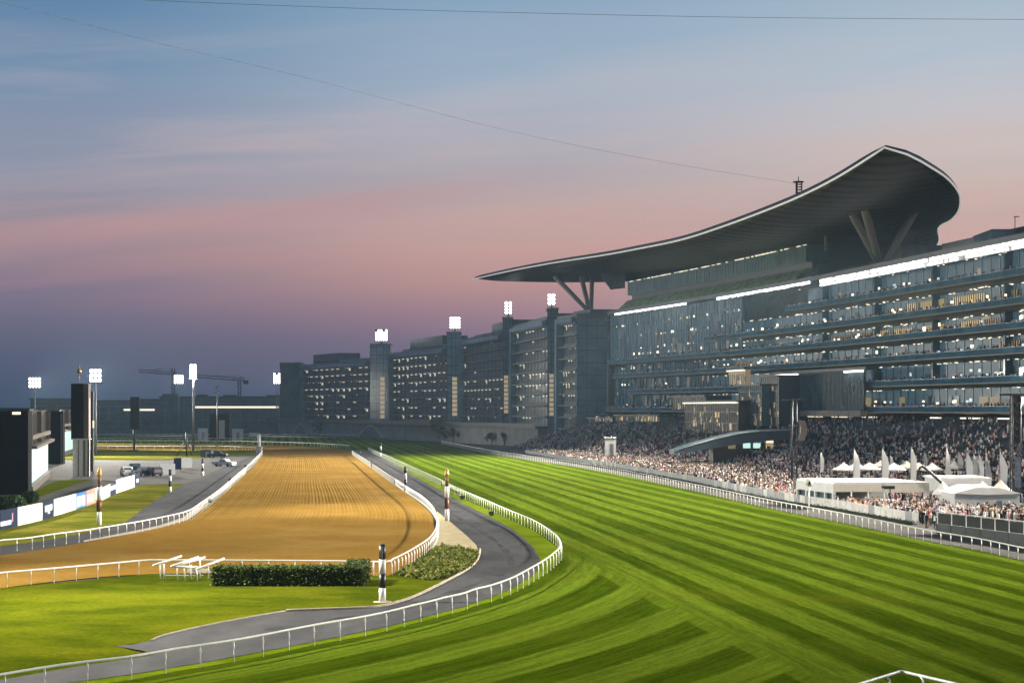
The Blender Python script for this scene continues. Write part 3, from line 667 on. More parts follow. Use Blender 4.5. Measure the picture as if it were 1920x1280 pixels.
# sky lounge: planted bank, dark recess, glass band, ceiling
a, b = i_at(1490, -2), IE
m = MB(); ribbon(m, a, b, [(-1.0, 44.0), (-5.0, 47.6), (-8.0, 47.6), (-8.0, 44.0)]); m.build('planted_bank', mat('planted_bank', (0.19, 0.25, 0.075), 0.9, noise=0.6, nscale=0.6, bump=0.5), stand, True)
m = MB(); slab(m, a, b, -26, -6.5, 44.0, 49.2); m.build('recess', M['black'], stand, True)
m = MB(); slab(m, a, b, -28, -5.0, 49.2, 53.6)
for j in range(int((b - a) * 2) + 1):
    q = off(a + j / 2, -4.95); m.box((q.x, q.y, 51.4), (0.12, 0.12, 4.4), 0, 1)
m.build('lounge_glazing', [M['glass_pale'], M['glass_blue']], stand, True)
m = MB()
for j in range(int((b - a) * 3)):
    if rnd.random() < 0.7: q = off(a + j / 3, -4.8); m.box((q.x, q.y, 53.4), (0.5, 0.3, 0.10 + 0.2 * rnd.random()), 0, 0)
m.build('lounge_lights', M['lamp_soft'], stand, True)
m = MB(); slab(m, a, b, -.85, -.35, 44.02, 44.10); m.build('added_bank_glow', mat('added_bank_glow', (.6, .65, .45), .4, emit=(.85, .95, .50), estr=2.6), stand, True)  # hidden glowing strip added to brighten the planted bank
# crescent roof
FE = [(1661, 272, 322), (1610, 305, 335), (1560, 335, 349), (1500, 365, 367), (1440, 390, 388), (1360, 420, 415), (1280, 446, 450), (1200, 463, 495), (1130, 476, 535), (1040, 490, 590), (960, 505, 645), (888, 521, 700)]
front = catmull([pt(*q) for q in FE], 6)
BEw = [pt(1661, 272, 322), pt(1705, 288, 328), pt(1742, 309, 338), pt(1772, 329, 353), pt(1791, 350, 372), pt(1799, 370, 394), pt(1795, 392, 420), pt(1780, 409, 448), pt(1758, 423, 478), Vector((118, 520, 58.6)), Vector((92, 580, 59.0)), Vector((50, 650, 60.5)), Vector((8, 690, 62.5)), pt(888, 521, 700)]
back = resample(catmull(BEw, 8), n=len(front)); front = resample(front, n=len(front))
nS = len(front); NC = 14
under = []; over = []; lip = []
for i in range(nS):
    f, bk = front[i], back[i]; w = (bk - f).length
    belly = min(4.2, w * 0.055); dome = min(3.2, w * 0.03)
    row_u = []; row_o = []
    for j in range(NC + 1):
        s_ = j / NC; q = f.lerp(bk, s_); e = math.sin(math.pi * s_)
        row_u.append(q + Vector((0, 0, -0.55 * min(1, w / 8) - belly * e ** 0.8))); row_o.append(q + Vector((0, 0, 0.55 * min(1, w / 8) + dome * e)))
    under.append(row_u); over.append(row_o)
def soffit_mat():
    k = NT('ribbed_soffit'); uvn = k.n('ShaderNodeUVMap'); uvn.uv_map = 'rib'
    sep = k.n('ShaderNodeSeparateXYZ'); k.l(uvn.outputs[0], sep.inputs[0])
    ln = k.math('SINE', k.math('MULTIPLY', sep.outputs[1], 2 * math.pi * 64)); l2 = k.math('SINE', k.math('MULTIPLY', sep.outputs[0], 2 * math.pi * 30))
    f = k.sm(ln, -0.9, 0.3); f2 = k.sm(l2, -0.98, -0.7)
    col = k.mix(k.math('MULTIPLY', f, f2), (0.006, 0.0055, 0.005), (0.050, 0.042, 0.031))
    nz = k.noise(k.n('ShaderNodeNewGeometry').outputs['Position'], 0.15, 4)
    col = k.mix(1.0, col, k.sm(nz, 0.3, 0.7, 0.75, 1.25), 'MULTIPLY')
    k.l(col, k.b.inputs['Base Color']); k.b.inputs['Roughness'].default_value = 0.55
    bp = k.n('ShaderNodeBump'); bp.inputs['Strength'].default_value = 0.6; bp.inputs['Distance'].default_value = 0.2; k.l(f, bp.inputs['Height']); k.l(bp.outputs[0], k.b.inputs['Normal'])
    return k.m
roofp = bpy.data.meshes.new('crescent_roof')
vs = [q for r_ in under for q in r_] + [q for r_ in over for q in r_]; n1 = nS * (NC + 1); fs = []; mi = []
for i in range(nS - 1):
    for j in range(NC):
        a = i * (NC + 1) + j; fs.append((a, a + NC + 1, a + NC + 2, a + 1)); mi.append(0)
        fs.append((n1 + a, n1 + a + 1, n1 + a + NC + 2, n1 + a + NC + 1)); mi.append(1)
    a = i * (NC + 1); fs.append((a, n1 + a, n1 + a + NC + 1, a + NC + 1)); mi.append(1)
    a = i * (NC + 1) + NC; fs.append((a, a + NC + 1, n1 + a + NC + 1, n1 + a)); mi.append(1)
off0 = Vector(stand.location)
roofp.from_pydata([q - off0 for q in vs], [], fs); roofp.materials.append(soffit_mat()); roofp.materials.append(M['roof_top'])
roofp.polygons.foreach_set('material_index', mi); roofp.polygons.foreach_set('use_smooth', [True] * len(fs))
uvl = roofp.uv_layers.new(name='rib')
for lp in roofp.loops:
    k = lp.vertex_index % n1; uvl.data[lp.index].uv = ((k % (NC + 1)) / NC, (k // (NC + 1)) / nS)
roofo = bpy.data.objects.new('crescent_roof', roofp); COL.objects.link(roofo); roofo.parent = stand
loop = [front[i] for i in range(nS - 1, -1, -1)] + back[1:int(nS * 0.62)]
m = MB(); m.tube([q + (Vector((-0.25, 0, -0.45)) if k < nS else Vector((0.25, -0.1, -0.45))) for k, q in enumerate(loop)], 0.19, 6)
tr = m.build('roof_trim', mat('edge_light_trim', (0.75, 0.72, 0.66), 0.4, emit=(1.0, 0.95, 0.86), estr=0.42), stand, True); tr.parent = roofo
# V columns, lift core, slim column
def column(p0, p1, r0, r1):
    m = MB(); m.tube([p0, p0.lerp(p1, .5), p1], [r0, (r0 + r1) / 2 * 1.05, r1], 10); m.build('column', mat('grey_column', (0.23, 0.205, 0.17), 0.5, noise=0.2), stand, True)
cb = pt(1646, 487, 393)
column(cb + Vector((-.3, 0, 0)), pt(1588, 381, 388), 0.75, 0.9); column(cb + Vector((.2, 0.5, 0)), pt(1615, 367, 380), 0.8, 0.95); column(pt(1664, 487, 393), pt(1729, 372, 400), 0.75, 0.9)
column(pt(1549, 470, 425), pt(1549, 392, 425), 0.45, 0.45)
fb_ = pt(1104, 578, 592)
column(fb_ + Vector((-1, 0, 0)), pt(1041, 519, 610), 0.7, 0.85); column(fb_, pt(1090, 519, 600), 0.7, 0.8); column(fb_ + Vector((.8, 0, 0)), pt(1110, 519, 596), 0.65, 0.7)
# dark core hanging below the roof and tapering to the deck
topc = [pt(1552, 395, 430), pt(1700, 385, 420), pt(1738, 424, 470), pt(1640, 430, 520), pt(1556, 440, 510)]
botc = [pt(1556, 505, 436), pt(1660, 487, 428), pt(1690, 474, 470), pt(1640, 478, 500), pt(1560, 490, 500)]
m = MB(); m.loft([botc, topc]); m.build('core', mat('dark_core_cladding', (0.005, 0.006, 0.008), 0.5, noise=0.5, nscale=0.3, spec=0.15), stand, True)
topc = [pt(1126, 512, 590), pt(1172, 500, 585), pt(1172, 512, 625), pt(1126, 518, 625)]; botc = [pt(1145, 541, 588), pt(1172, 536, 584), pt(1172, 540, 606), pt(1145, 543, 608)]
m = MB(); m.loft([botc, topc]); m.build('core', M['glass_dark'], stand, True)
# dark soffit behind the lounge front joining lounge and roof
# terrace of seats in front
TER_D0, TER_D1, TZ = 34.0, 3.0, 10.6; ROWS = 26
m = MB(); prof = [(TER_D0, -0.5)]
for k in range(ROWS):
    d = TER_D0 + (TER_D1 - TER_D0) * k / ROWS; d2 = TER_D0 + (TER_D1 - TER_D0) * (k + 1) / ROWS; z = 0.35 + TZ * k / ROWS
    prof += [(d, z), (d2, z)]
prof += [(TER_D1, -0.5)]
ribbon(m, 0, IE, prof, 0, 2.0); m.build('terrace', mat('terrace_seats', (.035, .052, .078), .7, noise=.35, nscale=.8, spec=.1), stand, True)
def ter_z(d): return 0.35 + TZ * int((TER_D0 - d) / (TER_D0 - TER_D1) * ROWS) / ROWS
# small cabins, stair towers and eaves on the middle of the terrace
def cabin(px0, px1, d0, d1, z0, z1, mt, lamp=None, name='terrace_cabin'):
    m = MB(); i0, i1 = i_at(px1, d1), i_at(px0, d1); slab(m, i0, i1, d0, d1, z0, z1 - 0.4, 0); slab(m, i0 - 0.1, i1 + 0.1, d0, d1 + 0.7, z1 - 0.4, z1, 1)
    if lamp: slab(m, i0, i1, d1 + 0.1, d1 + 0.75, z1 - 0.75, z1 - 0.45, 2)
    zz = z0 + 2.6
    while zz < z1 - 1.2: slab(m, i0 - .05, i1 + .05, d1 - .1, d1 + .25, zz, zz + .22, 0); zz += rnd.uniform(2.4, 3.4)
    n = max(3, int((i1 - i0) * 3))
    for j in range(n + 1): slab(m, i0 + (i1 - i0) * j / n - .015, i0 + (i1 - i0) * j / n + .015, d1 + .02, d1 + .14, z0, z1 - .4, 1)
    for j in range(int(n * 1.6)):
        u0 = i0 + (i1 - i0) * rnd.random() * .9; zb = z0 + rnd.random() * max(.5, z1 - z0 - 3.0); slab(m, u0, u0 + rnd.uniform(.1, .35), d1 + .02, d1 + .10, zb, zb + rnd.uniform(.5, 1.8), rnd.choice((3, 4, 4, 5, 6)))
    m.build(name, [M[mt], M['fascia'], M['lamp_soft'], M['room_warm'], M['room_dim'], M['glass_pale'], M['black']], stand, True)
cabin(1286, 1386, 6, 15, 7.0, 15.2, 'brown_clad', True); cabin(1262, 1325, 4, 11, 13.0, 16.6, 'glass_dark'); cabin(1386, 1428, 6, 12, 9.0, 19.0, 'glass_blue'); cabin(1428, 1460, 5, 10, 9.0, 21.0, 'glass_dark')
cabin(1368, 1398, 8, 9.2, 19.2, 23.2, 'room_dim', True); cabin(1155, 1235, 4, 9, 9.4, 11.4, 'sand_stone'); cabin(1000, 1150, 2, 8, 9.0, 10.4, 'conc_dark')

# rooftop plant and antenna of the stand
def roof_box(px0, px1, D, y0, y1, depth, mt, name='plant_room'):
    x0, x1 = xat(px0, D), xat(px1, D); m = MB(); m.box(((x0 + x1) / 2, D + depth / 2, (zat(y0, D) + zat(y1, D)) / 2), (x1 - x0, depth, zat(y0, D) - zat(y1, D)))
    m.box(((x0 + x1) / 2, D + depth / 2, zat(y0, D) + 0.12), (x1 - x0 + .5, depth + .5, 0.24)); m.build(name, mt, stand, True)
roof_box(1862, 1990, 345, 432, 465, 14, M['glass_blue'])
roof_box(1690, 1862, 400, 462, 490, 10, M['conc_dark'])

t = thing('rooftop_antenna', 'slim lattice antenna mast rising above the middle of the crescent roof', 'antenna', pt(1497, 372, 445))
m = MB(); hh = 445 / FPX
for a in range(3):
    q = Vector((0.85 * math.cos(a * 2.1), 0.85 * math.sin(a * 2.1), 0)); m.tube([q, q + Vector((0, 0, 30 * hh))], 0.16, 5)
for z in range(0, 30, 5): m.tube([(0.85 * math.cos(a * 2.1), 0.85 * math.sin(a * 2.1), (z + a % 2 * 2.5) * hh) for a in range(4)], 0.09, 4)
m.build('lattice_mast', mat('faded_red_paint', (0.12, 0.035, 0.035), 0.6, noise=0.3), t)
m = MB(); m.lathe([(1.35, 30 * hh), (1.35, 31.5 * hh), (0.12, 31.6 * hh), (0.08, 41 * hh)], 10); m.build('antenna_head', M['dark_steel'], t)
t = thing('rooftop_post', 'thin dark post with flat head on the roof plant room at the right edge', 'post', (xat(1914, 345), 349, zat(432, 345) + .2))
m = MB(); m.tube([(0, 0, 0), (0, 0, 2.8)], 0.08, 6); m.box((0.3, 0, 2.85), (1.0, 0.3, 0.15)); m.build('post', M['dark_steel'], t)

# floodlamps built into the roof edge strip (lamps stay with the strip they belong to)
def area_lamp(name, loc, target, power, sx=10.0, sy=1.2, color=(1.0, 0.93, 0.80), spread=150, parent=None):
    la = bpy.data.lights.new(name, 'AREA'); la.shape = 'RECTANGLE'; la.size = sx; la.size_y = sy; la.energy = power * FLOOD; la.color = color; la.spread = R(spread)
    lo = bpy.data.objects.new(name, la); COL.objects.link(lo); lo.location = loc
    lo.rotation_euler = (Vector(target) - Vector(loc)).to_track_quat('-Z', 'Y').to_euler()
    if parent is not None: lo.location = Vector(loc) - Vector(parent.location); lo.parent = parent
    return lo
def spot_lamp(name, loc, target, power, cone=120, color=(1.0, 0.93, 0.80), radius=1.5, parent=None):
    la = bpy.data.lights.new(name, 'SPOT'); la.energy = power * FLOOD; la.spot_size = R(cone); la.spot_blend = 0.6; la.shadow_soft_size = radius; la.color = color
    lo = bpy.data.objects.new(name, la); COL.objects.link(lo); lo.location = loc
    lo.rotation_euler = (Vector(target) - Vector(loc)).to_track_quat('-Z', 'Y').to_euler()
    if parent is not None: lo.location = Vector(loc) - Vector(parent.location); lo.parent = parent
    return lo
for k in range(12):
    i = 1 + (NF - 22) * k / 11
    p0 = off(i, 3.0, 42.2); tgt = off(i, 120, 0)
    area_lamp('roof_edge_floodlamp', p0, tgt, 76000 * (0.40 + 0.72 * k / 11), spread=82, parent=stand)

# ------------------------------------------------------------------ hotel blocks beyond the stand
def spot_of_light(): pass
pane_cache = {}
def pane_mesh(w, h, style):
    key = (round(w, 2), round(h, 2), style)
    if key in pane_cache: return pane_cache[key]
    m = MB(); m.box((0, 0.05, 0), (w * 0.9, 0.1, h * 0.9), 0, 0)
    m.box((w * 0.2, 0.0, 0), (0.12, 0.16, h * 0.9), 0, 2); m.box((0, -0.25, -h * 0.38), (w * 0.94, 0.12, h * 0.3), 0, 2)
    if style == 1: m.box((-w * 0.1, -0.02, h * 0.34), (w * 0.52, 0.1, h * 0.12), 0, 1)
    if style == 2: m.box((w * 0.05, -0.02, h * 0.18), (w * 0.3, 0.1, h * 0.42), 0, 1); m.box((-w * 0.3, -0.02, h * 0.36), (w * 0.16, 0.1, h * 0.12), 0, 1)
    if style == 3: m.box((w * 0.3, -0.02, h * 0.38), (w * 0.12, 0.1, h * 0.10), 0, 1)
    me = m.build('window', [M['glass_dark'], M['lamp_room'], M['fascia']]).data
    bpy.data.objects.remove(bpy.data.objects[-1] if False else [o for o in COL.objects if o.data == me][0]); pane_cache[key] = me; return me
M['lamp_room'] = mat('room_lamp', (0.8, 0.75, 0.6), 0.4, emit=(1.0, 0.86, 0.66), estr=0.6)
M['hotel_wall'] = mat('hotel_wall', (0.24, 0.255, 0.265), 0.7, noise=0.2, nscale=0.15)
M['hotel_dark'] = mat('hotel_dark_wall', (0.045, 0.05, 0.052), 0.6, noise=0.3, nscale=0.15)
M['stair_light'] = mat('stair_light', (0.8, 0.7, 0.5), 0.4, emit=(1.0, 0.74, 0.40), estr=0.27)
def hotel(label, x0, D0, x1, D1, ytop, rows, colsn, litp, box=None, tower=None, frame=True):
    a = Vector((xat(x0, D0), D0, 0)); b = Vector((xat(x1, D1), D1, 0)); L_ = (b - a).length
    ang = math.atan2((b - a).y, (b - a).x)           # local +x from far end to near end
    Dm = (D0 + D1) / 2; zt = zat(ytop, Dm)
    t = thing('hotel_block', label, 'building', a, ang, 'hotel blocks beyond the grandstand')
    # local: x along the front, +y to the back (away from the track)
    zb = 6.5
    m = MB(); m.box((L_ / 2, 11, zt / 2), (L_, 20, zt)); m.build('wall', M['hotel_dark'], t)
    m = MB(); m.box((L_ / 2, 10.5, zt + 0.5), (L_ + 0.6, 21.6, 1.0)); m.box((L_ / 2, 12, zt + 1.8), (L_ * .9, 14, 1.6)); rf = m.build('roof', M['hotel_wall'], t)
    if box:
        m = MB(); q0 = (box[0] - x0) / (x1 - x0) * L_; q1 = (box[1] - x0) / (x1 - x0) * L_; hh = zat(box[2], Dm) - zt
        m.box(((q0 + q1) / 2, 11, zt + 1 + hh / 2), (abs(q1 - q0), 12, hh)); pb = m.build('plant_room', M['glass_dark'], rf)
    fh = (zt - 2 - zb) / rows; cw = (L_ - 3) / colsn
    for r_ in range(rows + 1):
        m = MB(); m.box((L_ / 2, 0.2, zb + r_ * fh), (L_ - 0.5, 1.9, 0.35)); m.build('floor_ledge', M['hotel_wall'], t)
    if frame:
        m = MB(); m.box((0.9, -0.2, zt / 2), (1.8, 2.4, zt - 0.1)); m.box((L_ / 2, -0.2, zt - 0.9), (L_ - 3.7, 2.3, 1.6)); m.build('frame', M['glass_pale'], t)
    for r_ in range(rows):
        for c in range(colsn):
            p_ = litp[min(r_, len(litp) - 1)]
            st = 0
            if rnd.random() < p_: st = rnd.choice((1, 1, 1, 1, 2, 3))
            o = bpy.data.objects.new('window', pane_mesh(cw, fh - 0.35, st)); COL.objects.link(o); o.parent = t
            o.location = (1.8 + (c + 0.5) * cw, 0.95, zb + (r_ + 0.5) * fh + 0.17)
    return t
LP = [0.5, 0.5, 0.6, 0.85, 1.0, 1.0, 1.0, 0.8, 0.5]
hotel('farthest hotel block with rows of lit windows, next to the dark glass tower', 566, 1012, 692, 915, 683, 8, 12, LP, box=(572, 622, 664))
hotel('hotel block with lit windows between the two pale stair towers left of the middle', 732, 898, 836, 806, 660, 8, 12, LP, box=(752, 812, 636))
hotel('pale hazy hotel block with fewer lit windows under the third rooftop floodlight', 864, 786, 942, 704, 634, 9, 11, [.2, .5, .7, .9, .7, .15, .1, .05, .1], box=(902, 941, 612))
hotel('tall dark hotel block left of the roof struts', 962, 688, 1026, 625, 608, 9, 10, [.2, .3, .5, .9, .9, .3, .25, .1, .6])
hotel('narrow hotel block nearest the grandstand, beneath the roof struts', 1047, 610, 1082, 592, 596, 9, 6, [.2, .3, .5, .9, .9, .3, .25, .1, .6])
def stair_tower(label, x0, x1, D, ytop, lit=None, mt='glass_pale', depth=14, light=True):
    X0, X1 = xat(x0, D), xat(x1, D); zt = zat(ytop, D); w = X1 - X0
    t = thing('stair_tower', label, 'tower', ((X0 + X1) / 2, D, 0), 0, 'stair towers between the hotel blocks')
    m = MB(); m.box((0, depth / 2, zt / 2), (w, depth, zt)); m.build('shaft', M[mt], t)
    m = MB()
    for z in np.arange(4, zt, 4.0): m.box((0, -0.05, z), (w + .1, 0.1, 0.22))
    for q in (-.5, -.17, .17, .5): m.box((w * q, -0.08, zt / 2), (0.18, 0.12, zt))
    m.build('mullion_grid', M['glass_dark'], t)
    m = MB(); m.box((0, depth / 2, zt + .3), (w + .6, depth + .6, .6)); m.build('roof', M['hotel_wall'], t)
    if lit:
        q0, q1 = xat(lit[0], D) - (X0 + X1) / 2, xat(lit[1], D) - (X0 + X1) / 2; z1, z0 = zat(lit[2], D), zat(lit[3], D)
        m = MB(); n = 9
        for k in range(n): m.box(((q0 + q1) / 2, -0.16, z0 + (z1 - z0) * (k + .5) / n), (q1 - q0, 0.1, (z1 - z0) / n * 0.8))
        m.build('lit_window', M['stair_light'], t)
    return t
stair_tower('dark glass tower forming the far left end of the hotel row', 525, 565, 1014, 681, mt='glass_dark')
stair_tower('pale stair tower with a yellow lit strip under the leftmost rooftop floodlight', 694, 731, 902, 646, (713, 721, 706, 785))
stair_tower('pale stair tower with a yellow lit strip under the second rooftop floodlight', 838, 863, 792, 624, (848, 857, 706, 780))
stair_tower('slim stair tower with a yellow lit strip under the third rooftop floodlight', 943, 961, 696, 597, (945, 953, 703, 775), mt='glass_blue')
stair_tower('slim stair tower with a yellow lit strip under the rightmost rooftop floodlight', 1027, 1046, 618, 580, (1030, 1038, 700, 780), mt='glass_blue')
stair_tower('wide blue glass corner tower joining hotel and grandstand', 1082, 1138, 586, 597, mt='glass_blue', depth=20)
t = thing('corner_pole', 'tall pale vertical pole at the corner where the grandstand glass begins', 'pole', (xat(1142, 578), 577, 0))
m = MB(); m.tube([(0, 0, 0), (0, 0, 20), (0, 0, 41)], 0.75, 10); m.build('shaft', M['fascia'], t); m = MB(); m.box((0, .5, 41.4), (2.4, 2.4, .8)); m.build('cap', M['hotel_wall'], t)

# podium with arches in front of the hotel
def podium():
    a = Vector((xat(556, 1000), 1000, 0)); b = Vector((xat(1060, 622), 622, 0)); L_ = (b - a).length; ang = math.atan2((b - a).y, (b - a).x)
    t = thing('podium', 'long low pale podium wall with lit arches below the hotel blocks', 'podium', a, ang)
    m = MB(); m.box((L_ / 2, -5, 3.2), (L_, 10, 6.4)); m.build('wall', mat('podium_wall', (0.20, 0.195, 0.19), 0.8, noise=0.2, nscale=0.2), t)
    m = MB(); m.box((L_ / 2, -5.4, 6.75), (L_ + 1, 11.6, 0.7)); m.box((L_ / 2, -11.0, 7.6), (L_, 0.12, 1.0)); m.build('parapet', M['fascia'], t)
    for f, w in ((0.13, 30), (0.47, 40)):
        m = MB(); pts = [(f * L_ - w / 2 + w * k / 14, -10.15, 0.2 + 5.2 * math.sin(math.pi * k / 14)) for k in range(15)]
        m.loft([[(x, y - .1, z), (x, y - .1, z + .35), (x, y + .1, z + .35), (x, y + .1, z)] for x, y, z in pts]); m.build('arch_trim', M['white_dirty'], t)
        m = MB(); m.add([(x, -10.08, z) for x, y, z in pts] + [(x, -10.08, 0.02) for x, y, z in pts], [(k, k + 1, 16 + k, 15 + k) for k in range(14)]); m.build('arch_recess', M['glass_dark'], t)
    m = MB(); m.box((L_ * .68, -12, 7.6), (40, 5, 2.4)); m.build('terrace_kiosk', M['brown_clad'], t)
podium()

# rooftop floodlights and field masts: mast > pole, head (> lamp_panel)
def floodlight(label, px, py, w, h, D, base_z, name='floodlight_mast', grp='floodlights', power=0, tgt=None, split=True, cone=95):
    x = xat(px, D); z = zat(py, D); s_ = D / FPX; W, Hh = w * s_, h * s_
    t = thing(name, label, 'floodlight', (x, D, base_z), 0, grp)
    m = MB(); m.tube([(0, 0.4, 0), (0, 0.4, (z - base_z) * .5), (0, 0.4, z - base_z + Hh * .4)], [0.42, 0.32, 0.2], 8); m.build('pole', M['steel'], t)
    m = MB(); m.box((0, 0.2, z - base_z), (W, 0.3, Hh)); m.box((0, 0.45, z - base_z - Hh * .5), (W * 1.15, .7, .25)); hd = m.build('head', M['dark_steel'], t)
    m = MB(); nc, nr = max(2, round(W / 1.3)), max(3, round(Hh / 1.2))
    for i in range(nc):
        for j in range(nr):
            if (j == nr - 1 and rnd.random() < .18): continue
            m.lathe([(min(W / nc, Hh / nr) * 0.50, 0), (min(W / nc, Hh / nr) * 0.46, 0.12)], 8, ((i + .5) / nc * W - W / 2, 0, 0))
            o_ = len(m.v) - 16
            for q in range(o_, len(m.v)):
                vx, vy, vz = m.v[q]; m.v[q] = (vx, 0.0 - vz, z - base_z + (j + .5) / nr * Hh - Hh / 2 + vy)
    lp = m.build('lamp_panel', M['lamp'], hd)
    if power: spot_lamp('floodlamp', (x, D - 1.0, z), tgt, power, cone, parent=t)
    return t
floodlight('floodlight on the leftmost hotel stair tower, lowest of the rooftop row', 715, 628, 23, 21, 900, zat(646, 900), 'rooftop_floodlight', 'rooftop floodlights', 150000, (-190, 720, 0), cone=60)
floodlight('floodlight on the second hotel stair tower, between two hotel blocks', 853, 605, 20, 22, 794, zat(624, 794), 'rooftop_floodlight', 'rooftop floodlights', 150000, (-150, 650, 0), cone=60)
floodlight('floodlight on the third hotel stair tower, left of the roof struts', 953, 577, 15, 24, 698, zat(597, 698), 'rooftop_floodlight', 'rooftop floodlights', 150000, (-110, 570, 0), cone=60)
floodlight('floodlight under the tip of the crescent roof, right end of the rooftop row', 1034, 561, 14, 21, 620, zat(580, 620), 'rooftop_floodlight', 'rooftop floodlights', 150000, (-80, 480, 0), cone=60)
floodlight('floodlight mast at the far left behind the dark screens, head split in two', 65, 717, 23, 20, 700, 0, power=500000, tgt=(-115, 640, 0))
floodlight('floodlight mast just right of the tall black tower', 179, 704, 22, 26, 520, 0, power=420000, tgt=(-85, 420, 0))
floodlight('floodlight mast left of the tallest infield mast, in front of the first crane', 335, 711, 18, 16, 960, 0, power=300000, tgt=(-150, 720, 0), cone=50)
floodlight('tallest infield floodlight mast with a narrow upright head', 362, 696, 13, 28, 560, 0, power=600000, tgt=(-110, 630, 0))
floodlight('floodlight mast touching the left edge of the dark glass hotel tower', 519, 709, 13, 20, 960, 0, power=300000, tgt=(-100, 700, 0), cone=40)
# two unseen masts added left of the frame to brighten lawn, turf and crowd
for lx, ly, tg, pw in ((-62, 128, (-2, 116, 0), 230000), (-84, 215, (-30, 190, 0), 200000)):
    t = thing('floodlight_mast', 'added floodlight mast lighting the near bend, unseen beyond the left edge', 'floodlight', (lx, ly, 0), 0, 'floodlights')
    m = MB(); m.tube([(0, 0, 0), (0, 0, 18), (0, 0, 36)], [.45, .35, .22], 8); m.build('pole', M['steel'], t)
    m = MB(); m.box((0.2, 0, 37), (0.3, 4, 3.2)); hd = m.build('head', M['dark_steel'], t)
    spot_lamp('floodlamp', (lx + 1.2, ly, 37), tg, pw, 110, parent=t)
    spot_lamp('floodlamp', (lx + 1.4, ly + .8, 37.6), (50, 252, 0) if ly > 200 else (14, 104, 0), 680000 if ly > 200 else 380000, 46 if ly > 200 else 72, parent=t)  # second lamp added to brighten the near turf, crowd and tents

# ------------------------------------------------------------------ furlong posts
def furlong(label, px, py, h, digits=None):
    q = g(px, py); t = thing('furlong_post', label, 'furlong post', q, 0, 'furlong posts'); r = 0.235; hh = h / 4
    for k, mt in enumerate(('white', 'black', 'white', 'black')):
        m = MB(); m.lathe([(r - .01 if mt == 'black' else r, k * hh), (r - .01 if mt == 'black' else r, (k + 1) * hh)], 18); m.build('band', M[mt], t)
    m = MB(); m.lathe([(r, h), (r * .75, h + .06), (0.02, h + .09)], 16); m.build('cap', M['black'], t)
    m = MB(); m.lathe([(0.62, 0.0), (0.62, 0.03), (0.3, 0.05)], 18); m.build('base', M['sand_stone'], t)
    if digits:
        for k, ch in enumerate(digits): lit('number', ch, 0.34, M['white'], t, (-0.03, -r - 0.012, h - 0.24 - 0.27 * k), (R(90), 0, 0), 0.008, 'number', sx=1.1)
    return t
furlong('nearest black and white banded post with a number, on the lawn beside the clipped hedge', 717, 1128, 3.85, '200')
furlong('black and white banded post beside the service path behind the dirt rail', 760, 921, 3.85)
furlong('black and white banded post on the left verge beside the service road', 319, 922, 3.5)
furlong('black and white banded post near the white pickup in the car park', 380, 891, 3.2)
furlong('farthest black and white banded post where turf and dirt rails meet', 714, 856, 3.9)
def win_post(label, px, py, h):
    q = g(px, py); t = thing('marker_post', label, 'marker post', q, 0, 'tall red and white marker posts'); r = 0.25
    for z0, z1, mt, rr in ((0, .24, 'white', r), (.24, .455, 'brown', r - .015), (.455, .68, 'white', r), (.68, .73, 'black', r * .8), (.73, .86, 'brown', r * .72), (.86, .985, 'gold', r * .95)):
        m = MB(); m.lathe([(rr, z0 * h), (rr, z1 * h)], 16); m.build('band', M[mt], t)
    m = MB(); m.box((-r * .8, -r * .72, .345 * h), (0.12, 0.06, .19 * h)); m.build('dark_strip', M['black'], t)
    m = MB(); m.lathe([(r * 1.25, .90 * h), (r * 1.3, .91 * h), (r * 1.25, .92 * h)], 14); m.lathe([(r * .9, h * .985), (r * .6, h * 1.0), (0.05, h * 1.03)], 14); m.build('finial', M['gold'], t)
    return t
win_post('tall red and white post with gilded top on the sand patch by the asphalt path', 838, 977, 6.0)
win_post('tall red and white post with gilded top on the left verge by the advertising boards', 186, 984, 6.3)
# small black lamps on the grass strip between path and rail
for i, (px, py) in enumerate(((866, 936), (921, 967), (796, 846), (394, 942), (431, 902), (460, 876))):
    q = g(px, py); t = thing('ground_lamp', ['small black box on the grass strip behind the tall red and white post', 'small black box on the grass strip nearest the bend of the rail', 'small dark box alone out on the far turf', 'nearest small black box on the pale strip beside the left dirt rail', 'middle small black box on the pale strip beside the left dirt rail', 'farthest small black box on the pale strip beside the left dirt rail'][i], 'equipment box', q, .2, 'small black boxes on the grass')
    m = MB(); m.box((0, 0, .3), (.55, .4, .42)); m.build('housing', M['black'], t); m = MB(); m.box((0, 0, .05), (.2, .2, .1)); m.box((0, 0, .53), (.62, .46, .05)); m.build('stand', M['dark_steel'], t)

# ------------------------------------------------------------------ hedge and flower bed
nrng = np.random.default_rng(5)
def leaf_mesh(name, pts, size, m_, up=0.3, parent=None):
    """many small two-triangle leaves, each its own island"""
    n = len(pts); P = np.asarray(pts, dtype=np.float32)
    a = nrng.normal(size=(n, 3)); a[:, 2] *= 0.7; a /= np.linalg.norm(a, axis=1)[:, None]
    b = nrng.normal(size=(n, 3)); b -= (b * a).sum(1)[:, None] * a; b /= np.linalg.norm(b, axis=1)[:, None]
    s = (size * nrng.uniform(0.6, 1.3, n))[:, None]
    V = np.stack([P - a * s, P + b * s * .5, P + a * s, P - b * s * .5], 1).reshape(-1, 3)
    me = bpy.data.meshes.new(name); me.vertices.add(4 * n); me.vertices.foreach_set('co', V.astype(np.float32).ravel())
    me.loops.add(4 * n); me.loops.foreach_set('vertex_index', np.arange(4 * n, dtype=np.int32)); me.polygons.add(n)
    me.polygons.foreach_set('loop_start', np.arange(0, 4 * n, 4, dtype=np.int32)); me.update(calc_edges=True); me.materials.append(m_)
    o = bpy.data.objects.new(name, me); COL.objects.link(o)
    if parent is not None: o.parent = parent
    return o
